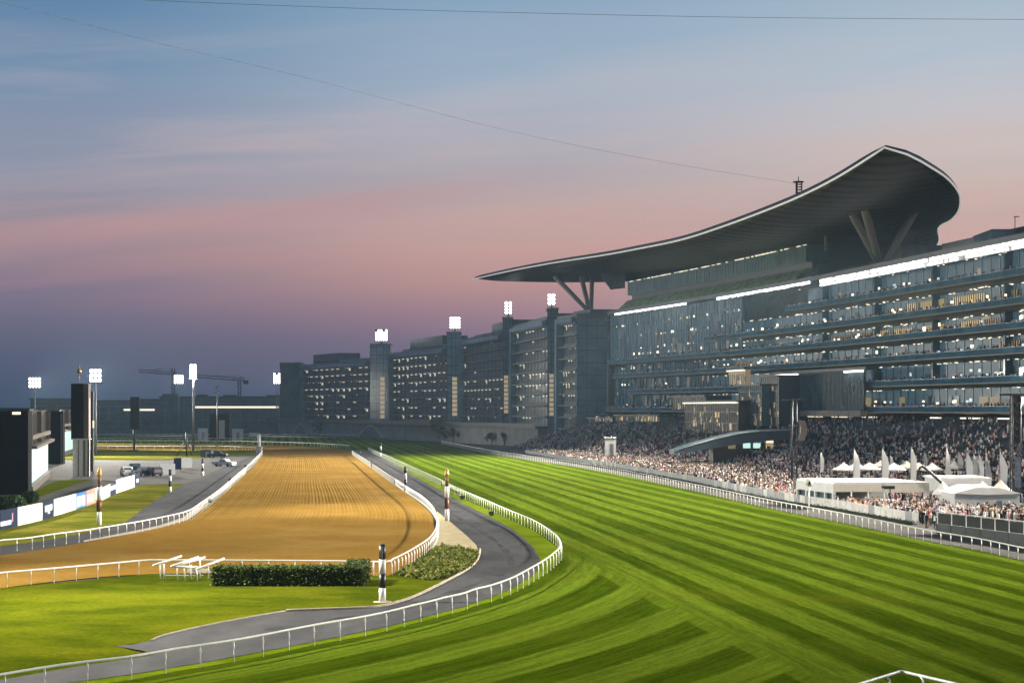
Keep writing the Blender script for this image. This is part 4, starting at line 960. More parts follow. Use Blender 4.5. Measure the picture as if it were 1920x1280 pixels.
def box_leaves(c, d, n, j=.08):
    out = []
    for _ in range(n):
        f = rnd.random(); q = [rnd.uniform(-.5, .5) * d[0], rnd.uniform(-.5, .5) * d[1], rnd.uniform(-.5, .5) * d[2]]
        ax = rnd.choice((0, 1, 1, 2, 2)); q[ax] = (rnd.choice((-.5, .5)) if ax != 2 else .5) * d[ax]
        out.append([c[i] + q[i] + rnd.gauss(0, j) for i in range(3)])
    return out
hp = g(540, 1099); wd = (680 - 402) * hp.y / FPX
t = thing('hedge', 'clipped dark green hedge with a turned back right end on the lawn', 'hedge', hp)
m = MB(); m.box((0, .85, .62), (wd - .3, 1.3, 1.2)); m.box((wd / 2 - .65, 2.6, .66), (1.1, 3.4, 1.28)); m.build('inner_branches', mat('hedge_core', (0.012, 0.02, 0.006), 0.9, noise=.4), t)
leaf_mesh('foliage', box_leaves((0, .85, .66), (wd, 1.55, 1.3), 15000, .10) + box_leaves((wd / 2 - .6, 2.7, .74), (1.35, 3.8, 1.45), 5000, .12), 0.10, M['leaf_hedge'], parent=t)
bed = [g(*q) for q in [(752, 1078), (780, 1064), (812, 1040), (830, 1031), (862, 1034), (892, 1038), (893, 1050), (874, 1066), (846, 1082), (815, 1088), (780, 1084)]]
def inside(q, P):
    c = False; j = len(P) - 1
    for i in range(len(P)):
        if (P[i].y > q[1]) != (P[j].y > q[1]) and q[0] < (P[j].x - P[i].x) * (q[1] - P[i].y) / (P[j].y - P[i].y) + P[i].x: c = not c
        j = i
    return c
pts = []; xs = [q.x for q in bed]; ys = [q.y for q in bed]; ncl = 0
while ncl < 330:
    q = (rnd.uniform(min(xs), max(xs)), rnd.uniform(min(ys), max(ys)))
    if not inside(q, bed): continue
    ncl += 1; r_ = rnd.uniform(.25, .6); h_ = rnd.uniform(.2, .8)
    for _ in range(60):
        v = Vector((rnd.gauss(0, 1), rnd.gauss(0, 1), abs(rnd.gauss(0, 1)))).normalized() * rnd.uniform(.7, 1)
        pts.append((q[0] + v.x * r_, q[1] + v.y * r_, .05 + v.z * h_))
o = leaf_mesh('groundcover_plants', pts, 0.14, M['leaf_bed']); o['kind'] = 'stuff'; tag(o, 'low mixed green flower bed plants inside the bend of the kerb', 'ground cover')
sheet('flower_bed', bed, 0.042, mat('soil', (0.06, 0.045, 0.03), 0.95, noise=.3, spec=0.05))

# stacked white hurdle rails on the near lawn
q0 = g(352, 1088); t = thing('hurdle_stand', 'stack of slanting white hurdle rails on legs beside the hedge', 'hurdle', q0)
sc_ = q0.y / FPX
def hpx(x, y, dy=0): return Vector(((x - 352) * sc_, dy, (1088 - y) * sc_))
for (xa, ya, xb, yb, dy) in ((291, 1058, 335, 1044, 0), (326, 1059, 368, 1045, -.3), (332, 1060, 378, 1047, .3), (372, 1065, 415, 1049, .1), (328, 1060, 376, 1065, -.1)):
    m = MB(); m.tube([hpx(xa, ya, dy - .8), hpx(xb, yb, dy + 1.2)], .085, 8); m.build('rail', M['white'], t)
for (x, y, yb) in ((307, 1058, 1086), (332, 1061, 1087), (345, 1063, 1086), (355, 1060, 1081), (366, 1048, 1070), (369, 1064, 1088), (386, 1058, 1079), (293, 1057, 1075)):
    m = MB(); m.tube([hpx(x, 1088, (1088 - yb) * .12), hpx(x, y, (1088 - yb) * .12)], .055, 6); m.build('leg', M['white'], t)
m = MB(); m.box(hpx(372, 1072, 1.4), (2.2, .1, .25)); m.box(hpx(340, 1080, 1.0), (3, .06, .06)); m.build('crossbar', M['white'], t)

# ------------------------------------------------------------------ advertising boards on the left verge
base_px = [(-40, 1003), (0, 993), (32, 986), (79, 975), (100, 968), (123, 961), (142, 955), (161, 949), (191, 938), (206, 930), (217, 925), (252, 913), (261, 909)]
bw = [g(*q) for q in base_px]
M['b_white'] = mat('board_white', (0.62, 0.63, 0.65), 0.4, noise=.06); M['b_navy'] = mat('board_navy', (0.012, 0.022, 0.055), 0.5, noise=.15, spec=.1); M['b_blue'] = mat('board_blue', (0.03, 0.14, 0.40), 0.4, noise=.1)
M['b_red'] = mat('board_red', (0.50, 0.20, 0.16), 0.4, noise=.15); M['b_cream'] = mat('board_cream', (0.72, 0.62, 0.48), 0.4); M['b_grey'] = mat('board_print_grey', (0.50, 0.50, 0.51), 0.5); M['b_pink'] = mat('board_print_pink', (0.45, 0.22, 0.30), 0.5)
M['b_aqua'] = mat('board_print_aqua', (0.62, 0.85, 0.80), 0.4)
boards = [('b_navy', 'dark navy advertising board with white band, cut by the left photo edge'), ('b_navy', 'dark navy advertising board with white script and a pink stroke'), ('b_white', 'large white advertising board with pale grey block lettering, left part of the row'),
          ('b_navy', 'narrow navy advertising board with a white emblem panel'), ('b_white', 'white advertising board with two faint grey lines, right of the navy emblem board'), ('b_white', 'small white advertising board with a round red mark'),
          ('b_blue', 'bright blue advertising board with two pale upright panels'), ('b_red', 'red and cream advertising board behind the tall red and white post'), ('b_white', 'small white advertising board just right of the tall red and white post'),
          ('b_navy', 'short dark board with a white strip between two white boards'), ('b_white', 'longest white advertising board near the car park end of the row'), ('b_navy', 'last small dark board at the car park end of the row')]
for k, (mt, lb) in enumerate(boards):
    a, b = bw[k], bw[k + 1]; d = b - a; L_ = d.length; ang = math.atan2(d.y, d.x); hh = 2.05 if k not in (8, 9) else 1.8
    t = thing('advertising_board', lb, 'advertising board', a, ang, 'advertising boards on the verge')
    m = MB(); m.box((L_ / 2, 0, hh / 2 + .03), (L_ * .985, .12, hh)); m.build('panel', M[mt], t)
    m = MB()
    for f in (.1, .5, .9): m.box((L_ * f, .5, .8), (.08, .06, 1.5)); m.box((L_ * f, .28, 1.4), (.06, .5, .06))
    m.build('strut', M['dark_steel'], t)
    y = -.068
    def bar(x0, x1, z0, z1, mm):
        m = MB(); m.box(((x0 + x1) / 2 * L_, y, (z0 + z1) / 2 * hh), ((x1 - x0) * L_, .012, (z1 - z0) * hh)); m.build('print', M[mm], t)
    if k == 2:
        lit('lettering', 'GULF', 0.95, M['b_grey'], t, (L_ * .36, y, hh * .62), (R(90), 0, 0), .004, sx=2.2); lit('lettering', 'NEWS', 0.95, M['b_grey'], t, (L_ * .36, y, hh * .28), (R(90), 0, 0), .004, sx=2.2)
        bar(.72, .9, .3, .75, 'tent_print') if 'tent_print' in M else None
    elif k == 1: bar(.0, .62, .18, .42, 'b_white'); bar(.66, .72, .3, .78, 'b_pink')
    elif k == 0: bar(.1, .9, .2, .4, 'b_white')
    elif k == 3: bar(.2, .85, .42, .78, 'b_white'); bar(.45, .65, .28, .40, 'b_white')
    elif k == 4: bar(.2, .8, .55, .62, 'b_grey'); bar(.4, .8, .36, .44, 'b_grey')
    elif k == 5: bar(.45, .6, .5, .7, 'b_pink'); bar(.25, .8, .25, .32, 'b_grey')
    elif k == 6: bar(.08, .42, .15, .8, 'b_aqua'); bar(.52, .86, .15, .8, 'b_aqua')
    elif k == 7: bar(.05, .45, .2, .72, 'b_cream'); bar(.55, .95, .25, .85, 'b_cream'); bar(.68, .82, .45, .65, 'b_pink')
    elif k == 8: bar(.35, .7, .4, .7, 'b_grey')
    elif k == 9: bar(.0, .95, .45, .8, 'b_white')
    elif k == 10: bar(.1, .3, .35, .55, 'b_grey'); bar(.45, .85, .5, .58, 'b_grey')
    else: bar(.3, .8, .3, .6, 'b_white')
# grass bank and clipped bushes behind the boards
sheet('grass_bank', [g(*q) for q in [(-60, 962), (20, 948), (60, 935), (120, 915), (180, 896), (178, 890), (135, 893), (90, 907), (60, 925), (-60, 935)]], 0.012, M['lawn'])
def bush(label, px, py, w, h, n=900):
    q = g(px, py); s_ = q.y / FPX; W, H_ = w * s_, h * s_; t = thing('clipped_bush', label, 'bush', q, 0, 'clipped bushes behind the boards'); P_ = []
    for _ in range(n):
        v = Vector((rnd.gauss(0, 1), rnd.gauss(0, 1), rnd.gauss(0, 1) * .9)).normalized() * rnd.uniform(.82, 1.0); P_.append((v.x * W / 2, v.y * W / 2.4, max(.05, H_ * .5 + v.z * H_ * .5)))
    m = MB(); m.tube([(0, 0, 0), (0, 0, H_ * .5)], .12, 6); m.build('stem', M['bark'], t)
    m = MB(); m.lathe([(.02, .05)] + [(W * .40 * math.sin(math.pi * k / 6), H_ * (.5 - .44 * math.cos(math.pi * k / 6))) for k in range(1, 6)] + [(.02, H_ * .94)], 12); m.build('inner_branches', bpy.data.materials['hedge_core'], t)
    leaf_mesh('foliage', P_, .22, M['leaf_tree'], parent=t)
bush('wide rounded green bush behind the left boards', 18, 955, 60, 27, 1800); bush('dark rounded bush right of the wide green one behind the boards', 56, 944, 34, 24)

# ------------------------------------------------------------------ giant screens, results tower, dark panel
def giant_screen(label, px, Dn, Df, pxf, seg=None):
    a = Vector((xat(px, Dn), Dn, 0)); b = Vector((xat(pxf, Df), Df, 0)); d = b - a; L_ = d.length; ang = math.atan2(d.y, d.x)
    t = thing('giant_screen', label, 'screen', a, ang)                 # local x along the face, +y behind (left)
    m = MB(); m.box((L_ / 2, 6, 6.3), (L_ + 3, 10.6, 13.0)); m.build('housing', M['screen_back'], t)
    m = MB(); m.box((L_ / 2, -.05, 7.1), (L_ + 1.2, 1.6, .45)); m.box((L_ / 2, .3, 8.6), (L_ * .98, .9, .7)); m.box((L_ / 2, .3, .6), (L_ + .6, 1.0, 1.0))
    for f in (.02, .48, .98): m.box((L_ * f, .35, 9.8), (.4, .8, 5.8))
    m.build('gantry', M['brown_clad'], t)
    m = MB(); m.box((L_ / 2, .55, 3.95), (L_, .3, 5.4)); pn = m.build('display', M['led'], t)
    m = MB(); rr = random.Random(px)
    for row, f0 in ((.30, .25), (.55, .5), (.62, .72)):
        for k in range(7): m.box((L_ * (f0 + .012 * k), .39, 6.2 - 3.4 * row - .38 * k + rr.uniform(-.1, .1)), (L_ * .008 * rr.uniform(.6, 2.2), .02, .16))
    m.build('text', M['led_mark'], pn)
    return t
giant_screen('long dark giant screen with glowing pale green display, nearest at the left edge', 59, 280, 350, 94)
giant_screen('second giant screen with pale green display, behind the results tower', 118, 496, 540, 139)
# black end block of the near screen
q = g(-20, 926); t = thing('screen_end_block', 'large black end building of the giant screen at the left edge', 'building', q)
m = MB(); m.box((-2.0, .3, 6.4), (16.3, 2.2, 12.8)); m.build('wall', M['screen_back'], t)
m = MB(); m.box((-2.0, .3, 12.9), (16.8, 2.6, .35)); m.build('roof', M['dark_steel'], t); m = MB(); m.box((4.4, -.95, 12.4), (1.2, .3, .4)); m.build('lamp', M['lamp_soft'], t)
q = Vector((xat(106, 430), 430, 0)); t = thing('screen_end_block', 'second black block between the two giant screens', 'building', q)
m = MB(); m.box((-.5, .6, 6.2), (4.2, 2, 12.4)); m.build('wall', M['screen_back'], t); m = MB(); m.box((1.2, -.5, 6), (.3, .3, 12)); m.build('edge_post', M['dark_steel'], t)

q = Vector((xat(151, 351), 351, 0)); t = thing('results_tower', 'tall black display panel on a pale column topped by a small gilded ornament', 'tower', q)
s_ = 351 / FPX
m = MB(); m.box((-.45, 0, zat(771, 351)), (2.4, 1.6, 104 * s_)); m.build('display_panel', M['screen_back'], t)
m = MB(); m.box((1.2, .5, zat(771, 351)), (.85, 1.9, 103 * s_)); m.build('side_panel', M['brown_clad'], t)
m = MB(); m.box((1.68, .4, zat(768, 351)), (.12, .3, 4.6)); m.box((1.68, .4, zat(805, 351)), (.12, .3, 3)); m.build('light_strip', mat('pink_white_strip', (.6, .5, .55), .4, emit=(.75, .6, .68), estr=.7), t)
m = MB(); zc = zat(824, 351); m.box((.1, .3, zc / 2), (2.9, 2.0, zc)); m.box((.1, .3, zc + .12), (3.5, 2.4, .24)); m.build('column', mat('pale_column_cladding', (.36, .33, .31), .6, noise=.15), t)
m = MB(); m.box((.9, -.74, zc / 2), (.45, .12, zc - .1)); m.box((1.7, -.72, zc / 2), (.35, .12, zc - .1)); m.box((-.2, -.73, zc / 2), (.18, .12, zc - .1)); m.build('column_rib', M['brown_clad'], t)
m = MB(); zt_ = zat(719, 351); m.tube([(-.3, .2, zt_), (-.3, .2, zt_ + 2.2)], .05, 5); m.lathe([(.05, zt_ + 1.9), (.42, zt_ + 2.1), (.5, zt_ + 2.4), (.25, zt_ + 2.8), (.12, zt_ + 3.2), (.02, zt_ + 3.9)], 10, (-.3, .2, 0)); m.build('ornament', mat('gilded_brass', (.35, .19, .06), .35, .7, noise=.3), t)
q = Vector((xat(171, 380), 380, 0)); t = thing('lighting_pylon', 'dark narrow pylon with white side lamps just behind the results tower', 'pylon', q)
m = MB(); m.box((0, 0, zat(733, 380) / 2), (.95, .9, zat(733, 380))); m.build('shaft', M['dark_steel'], t)
m = MB(); m.box((.5, -.3, zat(795, 380)), (.22, .3, 1.5)); m.build('lamp', M['lamp_soft'], t)
q = g(250, 846); t = thing('display_panel', 'dark upright panel on a single pole on the infield grass', 'display panel', q); s_ = q.y / FPX
m = MB(); m.box((.5, 0, zat(774, q.y)), (2.7, .9, 60 * s_)); m.build('panel', M['screen_back'], t); m = MB(); m.tube([(.3, 0, 0), (.3, 0, zat(800, q.y))], .35, 8); m.box((0, 0, .25), (3.4, 2.4, .5)); m.build('pole', M['dark_steel'], t)

# ------------------------------------------------------------------ vehicles
M['paint_white'] = mat('white_car_paint', (.72, .72, .72), .25, noise=.05); M['paint_grey'] = mat('grey_car_paint', (.16, .18, .21), .25, .3, noise=.08); M['paint_dark'] = mat('dark_car_paint', (.02, .025, .035), .25, noise=.1)
M['tail'] = mat('tail_lamp', (.35, .02, .02), .3)
def car(name, label, px, py, rz, paint, kind='suv'):
    q = g(px, py); t = thing(name, label, 'car' if kind == 'suv' else 'pickup', q, rz, 'parked vehicles in the infield car park'); L_, W = (4.7, 1.9)
    prof = [(-2.3, .35), (-2.35, .75), (-2.28, 1.05), (-1.25, 1.12), (-.55, 1.68), (.2, 1.78), (1.8, 1.74), (2.22, 1.2), (2.3, .8), (2.28, .35)]
    if kind != 'suv': prof = [(-2.6, .4), (-2.65, .8), (-2.5, 1.08), (-1.3, 1.15), (-.7, 1.75), (.6, 1.78), (.8, 1.15), (2.6, 1.12), (2.65, .7), (2.6, .4)]
    m = MB(); secs = []
    for f, y in ((.86, -W / 2), (1, -W / 2 * .94), (1, W / 2 * .94), (.86, W / 2)): secs.append([(x * (1 if f == 1 else .99), y, .35 + (z - .35) * (1 if f == 1 else .93)) for x, z in prof])
    m.loft(secs); m.build('body', M[paint], t)
    m = MB()
    for s in (-1, 1): m.add([(-1.05, s * .97, 1.12), (-.5, s * .92, 1.6), (.1, s * .92, 1.66), (1.7 if kind == 'suv' else .5, s * .92, 1.62), (1.95 if kind == 'suv' else .62, s * .97, 1.15)], [(0, 1, 2, 3, 4) if s < 0 else (4, 3, 2, 1, 0)])
    e = 2.24 if kind == 'suv' else .78
    m.add([(e + .02, -.75, 1.2), (e + .02, .75, 1.2), (e - .3 if kind == 'suv' else .66, .66, 1.62), (e - .3 if kind == 'suv' else .66, -.66, 1.62)], [(0, 1, 2, 3)]); m.add([(-1.27, -.76, 1.13), (-1.27, .76, 1.13), (-.63, .68, 1.66), (-.63, -.68, 1.66)], [(3, 2, 1, 0)])
    m.build('window', M['glass_dark'], t)
    for x in (-1.45, 1.4):
        for s in (-1, 1):
            m = MB(); m.tube([(x, s * .72, .36), (x, s * .99, .36)], .36, 14); w_ = m.build('wheel', M['tyre'], t)
            m = MB(); m.tube([(x, s * .98, .36), (x, s * 1.0, .36)], .2, 10); m.build('rim', M['steel'], w_)
    for s in (-1, 1):
        m = MB(); m.box((2.3 if kind == 'suv' else 2.64, s * .78, .95), (.1, .25, .3)); m.build('tail_lamp', M['tail'], t)
        m = MB(); m.box((-2.33 if kind == 'suv' else -2.62, s * .7, .82), (.08, .35, .18)); m.build('headlight', M['b_white'], t)
    return t
car('parked_car', 'white off road car parked beside the white board at the car park edge', 237, 891, R(-70), 'paint_white')
car('parked_car', 'grey off road car parked between the white car and dark vans', 268, 891, R(-62), 'paint_grey')
car('parked_car', 'dark car parked farthest back between the two lighter cars', 252, 884, R(-70), 'paint_dark')
car('parked_car', 'dark car parked right of the grey one, before the white banner', 288, 892, R(-55), 'paint_dark')
car('pickup_truck', 'white pickup truck on the car park beside the service road', 420, 874, R(160), 'paint_white', 'pickup')
car('pickup_truck', 'dark pickup truck behind the white one at the end of the infield grass', 408, 858, R(175), 'paint_dark', 'pickup')
def panel_stand(label, px0, px1, pyb, pyt, mt, name='banner_board', cat='banner'):
    a = g((px0 + px1) / 2, pyb); s_ = a.y / FPX; t = thing(name, label, cat, a, R(12)); w = (px1 - px0) * s_; h = (pyb - pyt) * s_
    m = MB(); m.box((0, 0, h * .55), (w, .18, h * .9)); m.build('panel', M[mt], t); m = MB()
    for f in (-.45, .45): m.box((w * f, .15, h * .5), (.1, .3, h)); m.box((w * f, .4, .05), (.1, 1.2, .1))
    m.build('frame', M['dark_steel'], t); return t
panel_stand('white banner board in the car park right of the dark cars', 301, 328, 892, 869, 'b_white'); panel_stand('white banner board on the car park near the black mast', 337, 360, 878, 858, 'b_white'); panel_stand('dark board standing left of the far white banner', 326, 340, 882, 858, 'b_navy')
def block_thing(name, label, cat, px0, px1, pyb, pyt, mt, depth=None, roof=None):
    a = g((px0 + px1) / 2, pyb); s_ = a.y / FPX; w = (px1 - px0) * s_; h = (pyb - pyt) * s_; dp = depth or w
    t = thing(name, label, cat, a); m = MB(); m.box((0, dp / 2, h / 2), (w, dp, h)); m.build('wall', M[mt], t); m = MB(); m.box((0, dp / 2, h + .1), (w + .4, dp + .4, .2)); m.build('roof', M[roof or mt], t)
    m = MB(); m.box((w * .12, -.04, h * .42), (w * .3, .06, h * .7)); m.build('door', M['steel'], t); return t
block_thing('starter_cabin', 'white cabin left of the dark block by the far rail', 'cabin', 371, 387, 825, 804, 'white_dirty'); block_thing('starter_cabin', 'white cabin right of the dark block by the far rail', 'cabin', 435, 453, 825, 805, 'white_dirty')
block_thing('dark_screen_block', 'dark upright block between the two white cabins at the far rail', 'screen', 393, 430, 826, 776, 'screen_back', 4)
block_thing('timing_hut', 'small pale hut at the top of the service road beside the dirt rail', 'hut', 480, 490, 853, 838, 'concrete', 2)
block_thing('equipment_container', 'dark green container at the end of the infield grass', 'container', 376, 396, 857, 844, 'hotel_dark', 3)
panel_stand('low white sign right of the white cabins by the far rail', 467, 487, 819, 811, 'b_white', 'white_sign', 'sign')
q = g(486, 850); t = thing('white_column', 'white column rising above the timing hut at the track corner', 'post', q); m = MB(); m.tube([(0, 0, 0), (0, 0, 3), (0, 0, 5.4)], .45, 8); m.build('shaft', M['white_dirty'], t); m = MB(); m.box((0, 0, 5.5), (1.1, 1.1, .2)); m.build('cap', M['white_dirty'], t)
q = g(346, 855); t = thing('tripod_mast', 'black guyed tripod mast standing before the tallest infield floodlight', 'mast', q); s_ = q.y / FPX
m = MB(); m.tube([(.6, 0, 0), (.5, 0, 45 * s_)], .28, 6); m.build('mast', M['black'], t); m = MB(); m.tube([(-2.2, 0, 0), (.4, 0, 32 * s_)], .14, 5); m.tube([(-1.1, .6, 2.4), (.5, 0, 2.4)], .08, 5); m.tube([(2.0, 1.2, 0), (.5, 0, 30 * s_)], .12, 5); m.build('brace', M['black'], t)
q = Vector((xat(407, 640), 640, 0)); t = thing('antenna_mast', 'unlit slender mast with dark dishes near its top, right of the tallest floodlight', 'mast', q); s_ = 640 / FPX
m = MB(); m.tube([(0, 0, 0), (0, 0, 12), (0, 0, zat(724, 640))], [.3, .24, .16], 6); m.build('pole', M['steel'], t); m = MB()
for k in range(8): m.box(((-1) ** k * .25, 0, zat(724 + 4 * k, 640)), (.55, .5, .5))
m.build('antenna_cluster', M['dark_steel'], t)

# ------------------------------------------------------------------ far buildings, trees, cranes
def far_building(label, px0, px1, D, ytop, mt, strip_=None, boxes=(), name='terminal_building'):
    X0, X1 = xat(px0, D), xat(px1, D); zt = zat(ytop, D); t = thing(name, label, 'building', ((X0 + X1) / 2, D, 0)); w = X1 - X0
    m = MB(); m.box((0, 15, zt / 2), (w, 30, zt)); m.build('wall', M[mt], t); m = MB(); m.box((0, 15, zt + .4), (w + 1.5, 31, .8)); rf = m.build('roof', M['hotel_dark'], t)
    for a, b, y in boxes:
        m = MB(); zz = zat(y, D); m.box((xat((a + b) / 2, D) - (X0 + X1) / 2, 14, (zt + .8 + zz) / 2), (xat(b, D) - xat(a, D), 10, zz - zt - .8)); m.build('plant_room', M['hotel_dark'], rf)
    if strip_:
        for a, b, y in strip_:
            m = MB(); m.box((xat((a + b) / 2, D) - (X0 + X1) / 2, -.2, zat(y, D)), (xat(b, D) - xat(a, D), .3, 1.2)); m.build('light_strip', M['lamp_soft'], t)
    m = MB()
    for k in range(int(w / 6)): m.box((-w / 2 + 6 * k + 3, -.12, zt * .45), (.35, .3, zt * .8))
    for f in (.3, .6, .82): m.box((0, -.15, zt * f), (w, .25, .4))
    m.build('facade_ribs', M['glass_blue'], t); return t
M['far_wall'] = mat('far_glass_wall', (.05, .075, .09), .4, noise=.35, nscale=.05)
far_building('long low terminal building with a lit strip behind the two white cabins', 300, 524, 1150, 745, 'far_wall', ((366, 505, 763), (505, 522, 763)), ((299, 326, 738), (364, 381, 739), (414, 438, 740), (496, 520, 740)))
far_building('far terminal wing with a short lit strip behind the dark pole panel', 178, 300, 1160, 752, 'far_wall', ((232, 290, 768),), ((242, 300, 747),))
far_building('distant grey block behind the tall black tower at left', 57, 136, 1000, 749, 'hotel_dark', None, ((58, 96, 748),), 'city_block')
far_building('low distant city block at the far left horizon', -60, 57, 1400, 766, 'far_wall', None, (), 'city_block')
def tree(label, px, pyb, w, h, D=None, dens=420):
    D = D or CAMZ * FPX / (pyb - HOR); s_ = D / FPX; W, H_ = w * s_, h * s_; t = thing('tree', label, 'tree', (xat(px, D), D, 0), 0, 'distant dark trees')
    m = MB(); m.tube([(0, 0, 0), (.1, 0, H_ * .3), (0, .1, H_ * .62)], [.28, .2, .08], 6)
    for k in range(5):
        a = k * 1.3; m.tube([(0, 0, H_ * (.3 + .06 * k)), (math.cos(a) * W * .28, math.sin(a) * W * .28, H_ * (.55 + .06 * k))], [.1, .04], 5)
    m.build('trunk', M['bark'], t); P_ = []
    cl = [(rnd.gauss(0, W * .22), rnd.gauss(0, W * .22), H_ * rnd.uniform(.35, .88), rnd.uniform(.12, .24) * W) for _ in range(11)]
    for _ in range(dens):
        c = rnd.choice(cl); v = Vector((rnd.gauss(0, 1), rnd.gauss(0, 1), rnd.gauss(0, .8))).normalized() * c[3] * rnd.uniform(.5, 1.05); P_.append((c[0] + v.x, c[1] + v.y, c[2] + v.z))
    leaf_mesh('crown', P_, .36, M['leaf_tree'], parent=t)
TL = [(185, 818, 34, 36), (205, 818, 30, 30), (228, 818, 34, 38), (276, 818, 30, 30), (300, 818, 36, 34), (325, 818, 30, 32), (462, 818, 30, 22), (505, 818, 26, 28)]
for i, (x, yb, w, h) in enumerate(TL):
    tree(['dark tree nearest the results tower along the far rail', 'low dark tree left of the pole panel', 'taller dark tree just left of the dark pole panel', 'dark tree just right of the dark pole panel', 'broad dark tree left of the first crane mast', 'dark tree at the foot of the first crane floodlight', 'low dark tree behind the low white sign', 'dark tree in front of the dark glass hotel tower'][i], x, yb, w, h, 1080)
for i, (x, D, w, h) in enumerate(((598, 900, 26, 26), (682, 850, 20, 30), (748, 800, 26, 24), (772, 790, 22, 26), (832, 715, 30, 30), (850, 705, 28, 28), (868, 700, 26, 26), (922, 660, 22, 28), (945, 650, 20, 26))):
    tree(['green tree by the first podium arch', 'green tree between the two podium arches', 'small green tree left of the second podium arch', 'small green tree inside the second podium arch', 'leftmost of the green trees before the pale hotel block', 'middle green tree before the pale hotel block', 'right green tree before the pale hotel block', 'green tree at the left end of the crowd terrace', 'last green tree beside the crowd terrace'][i], x, 0, w, h, D)
def crane(label, px, D, yt, jib0, jib1, yj, apex):
    t = thing('tower_crane', label, 'crane', (xat(px, D), D, 0), 0, 'tower cranes on the horizon'); s_ = D / FPX; zt = zat(yt, D); r = 1.1
    def X(q): return (q - px) * s_
    m = MB()
    for a, b in ((-1, -1), (1, -1), (1, 1), (-1, 1)): m.box((a * r, b * r, zt / 2), (.45, .45, zt))
    z = 0
    while z < zt - 4: m.tube([(-r, -r, z), (r, -r, z + 4)], .18, 4); m.tube([(r, r, z), (-r, r, z + 4)], .18, 4); z += 4
    m.build('mast', M['far_crane'], t)
    m = MB(); n = 18
    for k in range(n):
        xa, xb = X(jib0 + (jib1 - jib0) * k / n), X(jib0 + (jib1 - jib0) * (k + 1) / n); za = zat(yj[0] + (yj[1] - yj[0]) * k / n, D); zb = zat(yj[0] + (yj[1] - yj[0]) * (k + 1) / n, D)
        m.tube([(xa, -.8, za), (xb, -.8, zb)], .32, 4); m.tube([(xa, .8, za + 2.2), (xb, .8, zb + 2.2)], .25, 4); m.tube([(xa, 0, za), (xb, 0, zb + 2.2)], .18, 4)
    m.build('jib', M['far_crane'], t)
    m = MB()
    for ax, ay in apex: m.tube([(X(ax) - 2, 0, zat(yj[1], D)), (X(ax), 0, zat(ay, D)), (X(ax) + 2.5, 0, zat(yj[1], D))], .25, 4)
    m.tube([(X(apex[-1][0]), 0, zat(apex[-1][1], D)), (X(jib0 + (jib1 - jib0) * .2), 0, zat(yj[0] * .8 + yj[1] * .2, D) + 2)], .14, 4)
    m.build('apex_frame', M['far_crane'], t); m = MB(); m.box((X(jib1) + 1, 0, zat(yj[1], D) - 1), (4, 2, 3)); m.build('counterweight', M['far_crane'], t)
M['far_crane'] = mat('crane_steel', (.035, .045, .06), .7, noise=.2)
crane('tower crane with its long jib pointing left above the terminal', 325, 1500, 690, 260, 332, (697, 703), ((296, 688), (322, 690)))
crane('tower crane right of the tallest infield floodlight, jib pointing left', 449, 1500, 712, 366, 459, (707, 714), ((440, 706), (452, 704)))

# ------------------------------------------------------------------ trackside on the right: barrier, pavilions, tents, flags
bar_px = [(985, 851), (1071, 866), (1156, 879), (1300, 906), (1440, 935), (1565, 955), (1640, 968), (1722, 983)]
bar = resample(catmull([g(*q) for q in bar_px], 6), step=2.2)
t = thing('crowd_barrier', 'long pale panel barrier holding the crowd back from the turf', 'barrier', (bar[0].x, bar[0].y, 0))
M['panel_a'] = mat('barrier_panel_pale', (.50, .50, .46), .5, noise=.25, nscale=.9); M['panel_b'] = mat('barrier_panel_grey', (.20, .22, .23), .4, noise=.3, nscale=.9)
order = sorted(range(len(bar) - 1), key=lambda i: bar[i].y); rest = MB()
for n, i in enumerate(order):
    a, b = bar[i], bar[i + 1]; c = (a + b) / 2; ang = math.atan2(b.y - a.y, b.x - a.x); L_ = (b - a).length
    if n < 99:
        m = MB(); m.box((0, 0, .68), (L_ * .94, .07, 1.1)); m.box((0, 0, 1.27), (L_, .09, .06)); m.box((L_ * .48, 0, .62), (.09, .1, 1.28)); o = m.build('panel', [M['panel_a'] if rnd.random() < (.75 if c.y < 250 else .35) else M['panel_b']], t)
        o.location = c - Vector(t.location); o.rotation_euler = (0, 0, ang)
    else: rest.box((c.x, c.y, .66), (L_ * .94, .08, 1.2), ang)
o = rest.build('panels', M['panel_b'], t, True); o['kind'] = 'stuff'
# low dark hedge line at the foot of the barrier
hl = [q + Vector((-.75, -.1, 0)) for q in bar]
t = thing('hedge', 'low dark hedge strip along the foot of the crowd barrier', 'hedge', hl[0]); P_ = []
m = MB(); m.tube([q + Vector((0, 0, .12)) for q in hl], .22, 6); m.build('inner_branches', bpy.data.materials['hedge_core'], t, True)
for q in hl:
    for _ in range(26): P_.append((q.x - hl[0].x + rnd.gauss(0, .3), q.y - hl[0].y + rnd.uniform(-1.1, 1.1), rnd.uniform(.05, .42)))
leaf_mesh('foliage', P_, .12, M['leaf_tree'], parent=t)
M['fence_glass'] = mat('smoked_fence_glass', (.035, .042, .042), .35, noise=.4, nscale=.6, spec=.1)
